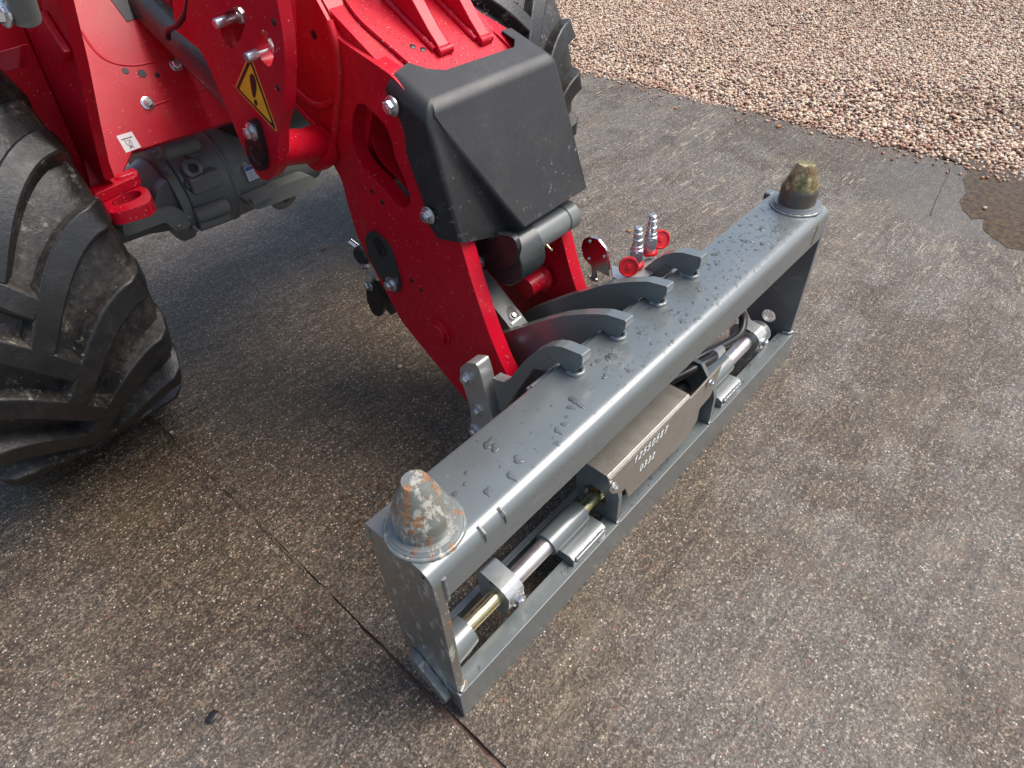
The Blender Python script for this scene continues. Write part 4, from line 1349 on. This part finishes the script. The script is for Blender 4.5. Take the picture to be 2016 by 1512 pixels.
# ================================================================== WATER DROPS
def drops(name, items, mat, label, seed=1):
    """items: (centre, normal, radius, kind); each drop is a low dome with an uneven outline."""
    r = random.Random(seed)
    bm = bmesh.new()
    for c_, nn, rr, el in items:
        u, v, nn = frame_of(nn)
        a0 = r.uniform(0, 6.28)
        ph = [r.uniform(0, 6.28) for _ in range(4)]
        seg = 18 if rr > .003 else 10
        amp = .5 if rr > .006 else .12
        hh = rr * (.30 if rr < .005 else .2)
        rings = []
        for f_, z in ((1.0, -.0003), (.93, .38), (.72, .78), (.4, .97)):
            row = []
            for k in range(seg):
                a = 2 * math.pi * k / seg
                q = rr * (1 + amp * (.5 * math.sin(2 * a + ph[0]) + .4 * math.sin(3 * a + ph[1]) + .2 * math.sin(5 * a + ph[2])))
                px2, py2 = q * f_ * math.cos(a) * el, q * f_ * math.sin(a) / el ** .5
                X_ = px2 * math.cos(a0) - py2 * math.sin(a0); Y_ = px2 * math.sin(a0) + py2 * math.cos(a0)
                row.append(bm.verts.new(Vector(c_) + u * X_ + v * Y_ + nn * (hh * z if z > 0 else z)))
            rings.append(row)
        for a_, b_ in zip(rings, rings[1:]):
            for k in range(seg):
                j = (k + 1) % seg
                bm.faces.new([a_[k], a_[j], b_[j], b_[k]])
        bm.faces.new(rings[-1])
    o = bm_link(name, bm, mat, None, smooth=180)
    structure(o, 'stuff', label)
    o['category'] = 'water drops'
    return o
r = random.Random(21)
it = []
big = [(1110, 838, .012), (1140, 615, .010), (1190, 740, .0), (1190, 705, .009), (1336, 622, .015), (1408, 520, .009), (1415, 505, .008), (1325, 545, .008), (1480, 470, .008), (1505, 462, .009), (1520, 440, .008), (1355, 640, .007), (1250, 660, .008)]
BIG = [(0.3512, 0.0432), (0.3327, 0.0415), (0.5337, 0.0877), (0.5462, 0.0863), (0.4926, 0.0622), (0.7398, 0.0599), (0.7199, 0.0395), (0.9757, 0.1116), (0.9408, 0.0894), (1.0651, 0.0847), (1.1374, 0.0840), (1.0741, 0.0274), (1.1445, 0.0560), (1.0795, 0.0485), (1.0457, 0.0498), (0.8395, 0.1378), (0.7907, 0.1382), (0.6371, 0.0830), (0.3106, 0.0235), (0.2414, 0.0516), (0.2360, 0.0972), (0.2363, 0.1125), (0.2095, 0.0360), (0.1633, 0.0442), (0.1278, 0.0801), (0.4062, 0.0692), (0.4053, 0.0584), (0.3897, 0.0595)]
for q in BIG:
    it.append(((q[0], q[1], H), (0, 0, 1), r.uniform(.005, .009), r.uniform(1.0, 1.6)))
for _ in range(820):
    t = r.random()
    x = .14 + (L - .22) * t ** .8
    y = r.uniform(.012, .136)
    if x < .5 and r.random() < .65: continue
    if any(abs(x - h - .012) < .022 and y > .085 for h in XH): continue
    it.append(((x, y, H), (0, 0, 1), min(.0055, r.lognormvariate(math.log(.0017), .5)), r.uniform(.9, 1.35)))
for _ in range(160):
    it.append(((r.uniform(.15, L - .05), -.0003, r.uniform(.41, .455)), (0, -1, 0), r.uniform(.0007, .0016), 1.0))
for _ in range(130):
    it.append(((r.uniform(.05, L - .05), -.0063, r.uniform(.01, .09)), (0, -1, 0), r.uniform(.0007, .0017), 1.0))
for _ in range(90):
    it.append(((r.uniform(.05, L - .05), r.uniform(0, .026), .0942), (0, 0, 1), r.uniform(.0012, .004), r.uniform(1, 1.8)))
for x in XH:
    for _ in range(26):
        y = r.uniform(.1, .3)
        it.append(((x - .0003, y, .51 - max(0, y - .15) * .6 - r.uniform(.01, .03)), (-1, 0, 0), r.uniform(.0006, .0012), 1))
drops('raindrops', it, 'water', 'clear raindrops lying on the grey attachment frame', 5)
it = []
for _ in range(330):
    y = r.uniform(.36, .72); z = r.uniform(.25, .95)
    zmid = .30 + (y - .36) * 1.0
    if abs(z - (.35 + (y - .40) * 1.15)) > .18: continue
    if z < .25 + abs(y - .45) * .2: continue
    it.append(((.5047, y, z), (-1, 0, 0), r.uniform(.0008, .0019), 1))
it = [q for q in it if not (q[0][1] < .36 + (.7 - q[0][2]) * .0 or q[0][1] < .33 + (q[0][2] - .3) * .28 + .03 or q[0][1] > .50 + (q[0][2] - .30) * .55)]
for _ in range(900):
    x = r.uniform(.55, .83); y = r.uniform(.54, .95)
    it.append(((x, y, tz(y) + .0062), (0, -.497, .868), r.uniform(.0010, .0030), r.uniform(1, 1.3)))
for _ in range(120):
    a = r.random(); b = r.random()
    p = Vector((r.uniform(.22, .75), 1.2 + b * .3 * .5, .684 + b * .3 * .866))
    it.append((p + HN * .0003, HN, r.uniform(.001, .0026), 1))
drops('raindrops', it, 'water', 'fine raindrops beading on the red loader arm', 6)

# ================================================================== LOOSE THINGS ON THE SLAB
def lump(name, xy, s, mat, label, cat, seed, flatz=.5, sub=2):
    r = random.Random(seed)
    bm = bmesh.new()
    bmesh.ops.create_icosphere(bm, subdivisions=sub, radius=1)
    for v in bm.verts:
        k = 1 + r.uniform(-.16, .16)
        v.co = Vector((xy[0] + v.co.x * s * 1.25 * k, xy[1] + v.co.y * s * k, s * flatz * .9 + v.co.z * s * flatz * k))
    o = bm_link(name, bm, mat, None, smooth=60)
    o['label'] = label; o['category'] = cat
    return o
lump('pebble', [(0.5741, 0.8445)][0], .006, 'chipstone', 'pale pink pebble lying between the tyre and the red arm', 'pebble', 1, .8)
lump('pebble', [(-0.0051, 1.1289)][0], .004, 'chipstone', 'small whitish pebble beside the ridge near the tyre', 'pebble', 2, .8)
lump('dead_leaf', [(0.8353, 1.5835)][0], .008, 'leaf', 'small orange brown leaf on the wet concrete left of the arm', 'leaf', 3, .35)
lump('dead_leaf', [(1.6366, 0.7625)][0], .009, 'leaf', 'brown leaf bit behind the hydraulic couplings', 'leaf', 4, .35)
lump('dead_leaf', [(2.7584, 1.2577)][0], .010, 'leaf', 'round brown leaf on the concrete near the gravel edge', 'leaf', 5, .35)
lump('dead_leaf', [(2.8403, 0.7566)][0], .013, 'leaf', 'reddish leaf clump just before the gravel edge', 'leaf', 6, .4)
lump('dead_leaf', [(-0.3174, 0.3567)][0], .011, 'black', 'dark wet leaf scrap at lower left of the slab', 'leaf', 7, .25)
lump('pebble', [(2.5791, -0.1883)][0], .008, 'chipstone', 'pale pebble sticking out of the brown puddle', 'pebble', 8, .7)
tw_ = [(2.4103, -0.0537), (2.5797, -0.0273), (2.7787, -0.0035), (2.8539, 0.0115)]
tube('twig', [(p[0], p[1], .004) for p in tw_], .002, 'soil', None, 6)
o = bpy.data.objects['twig']; o['label'] = 'thin brown twig lying in the water film by the puddle'; o['category'] = 'twig'
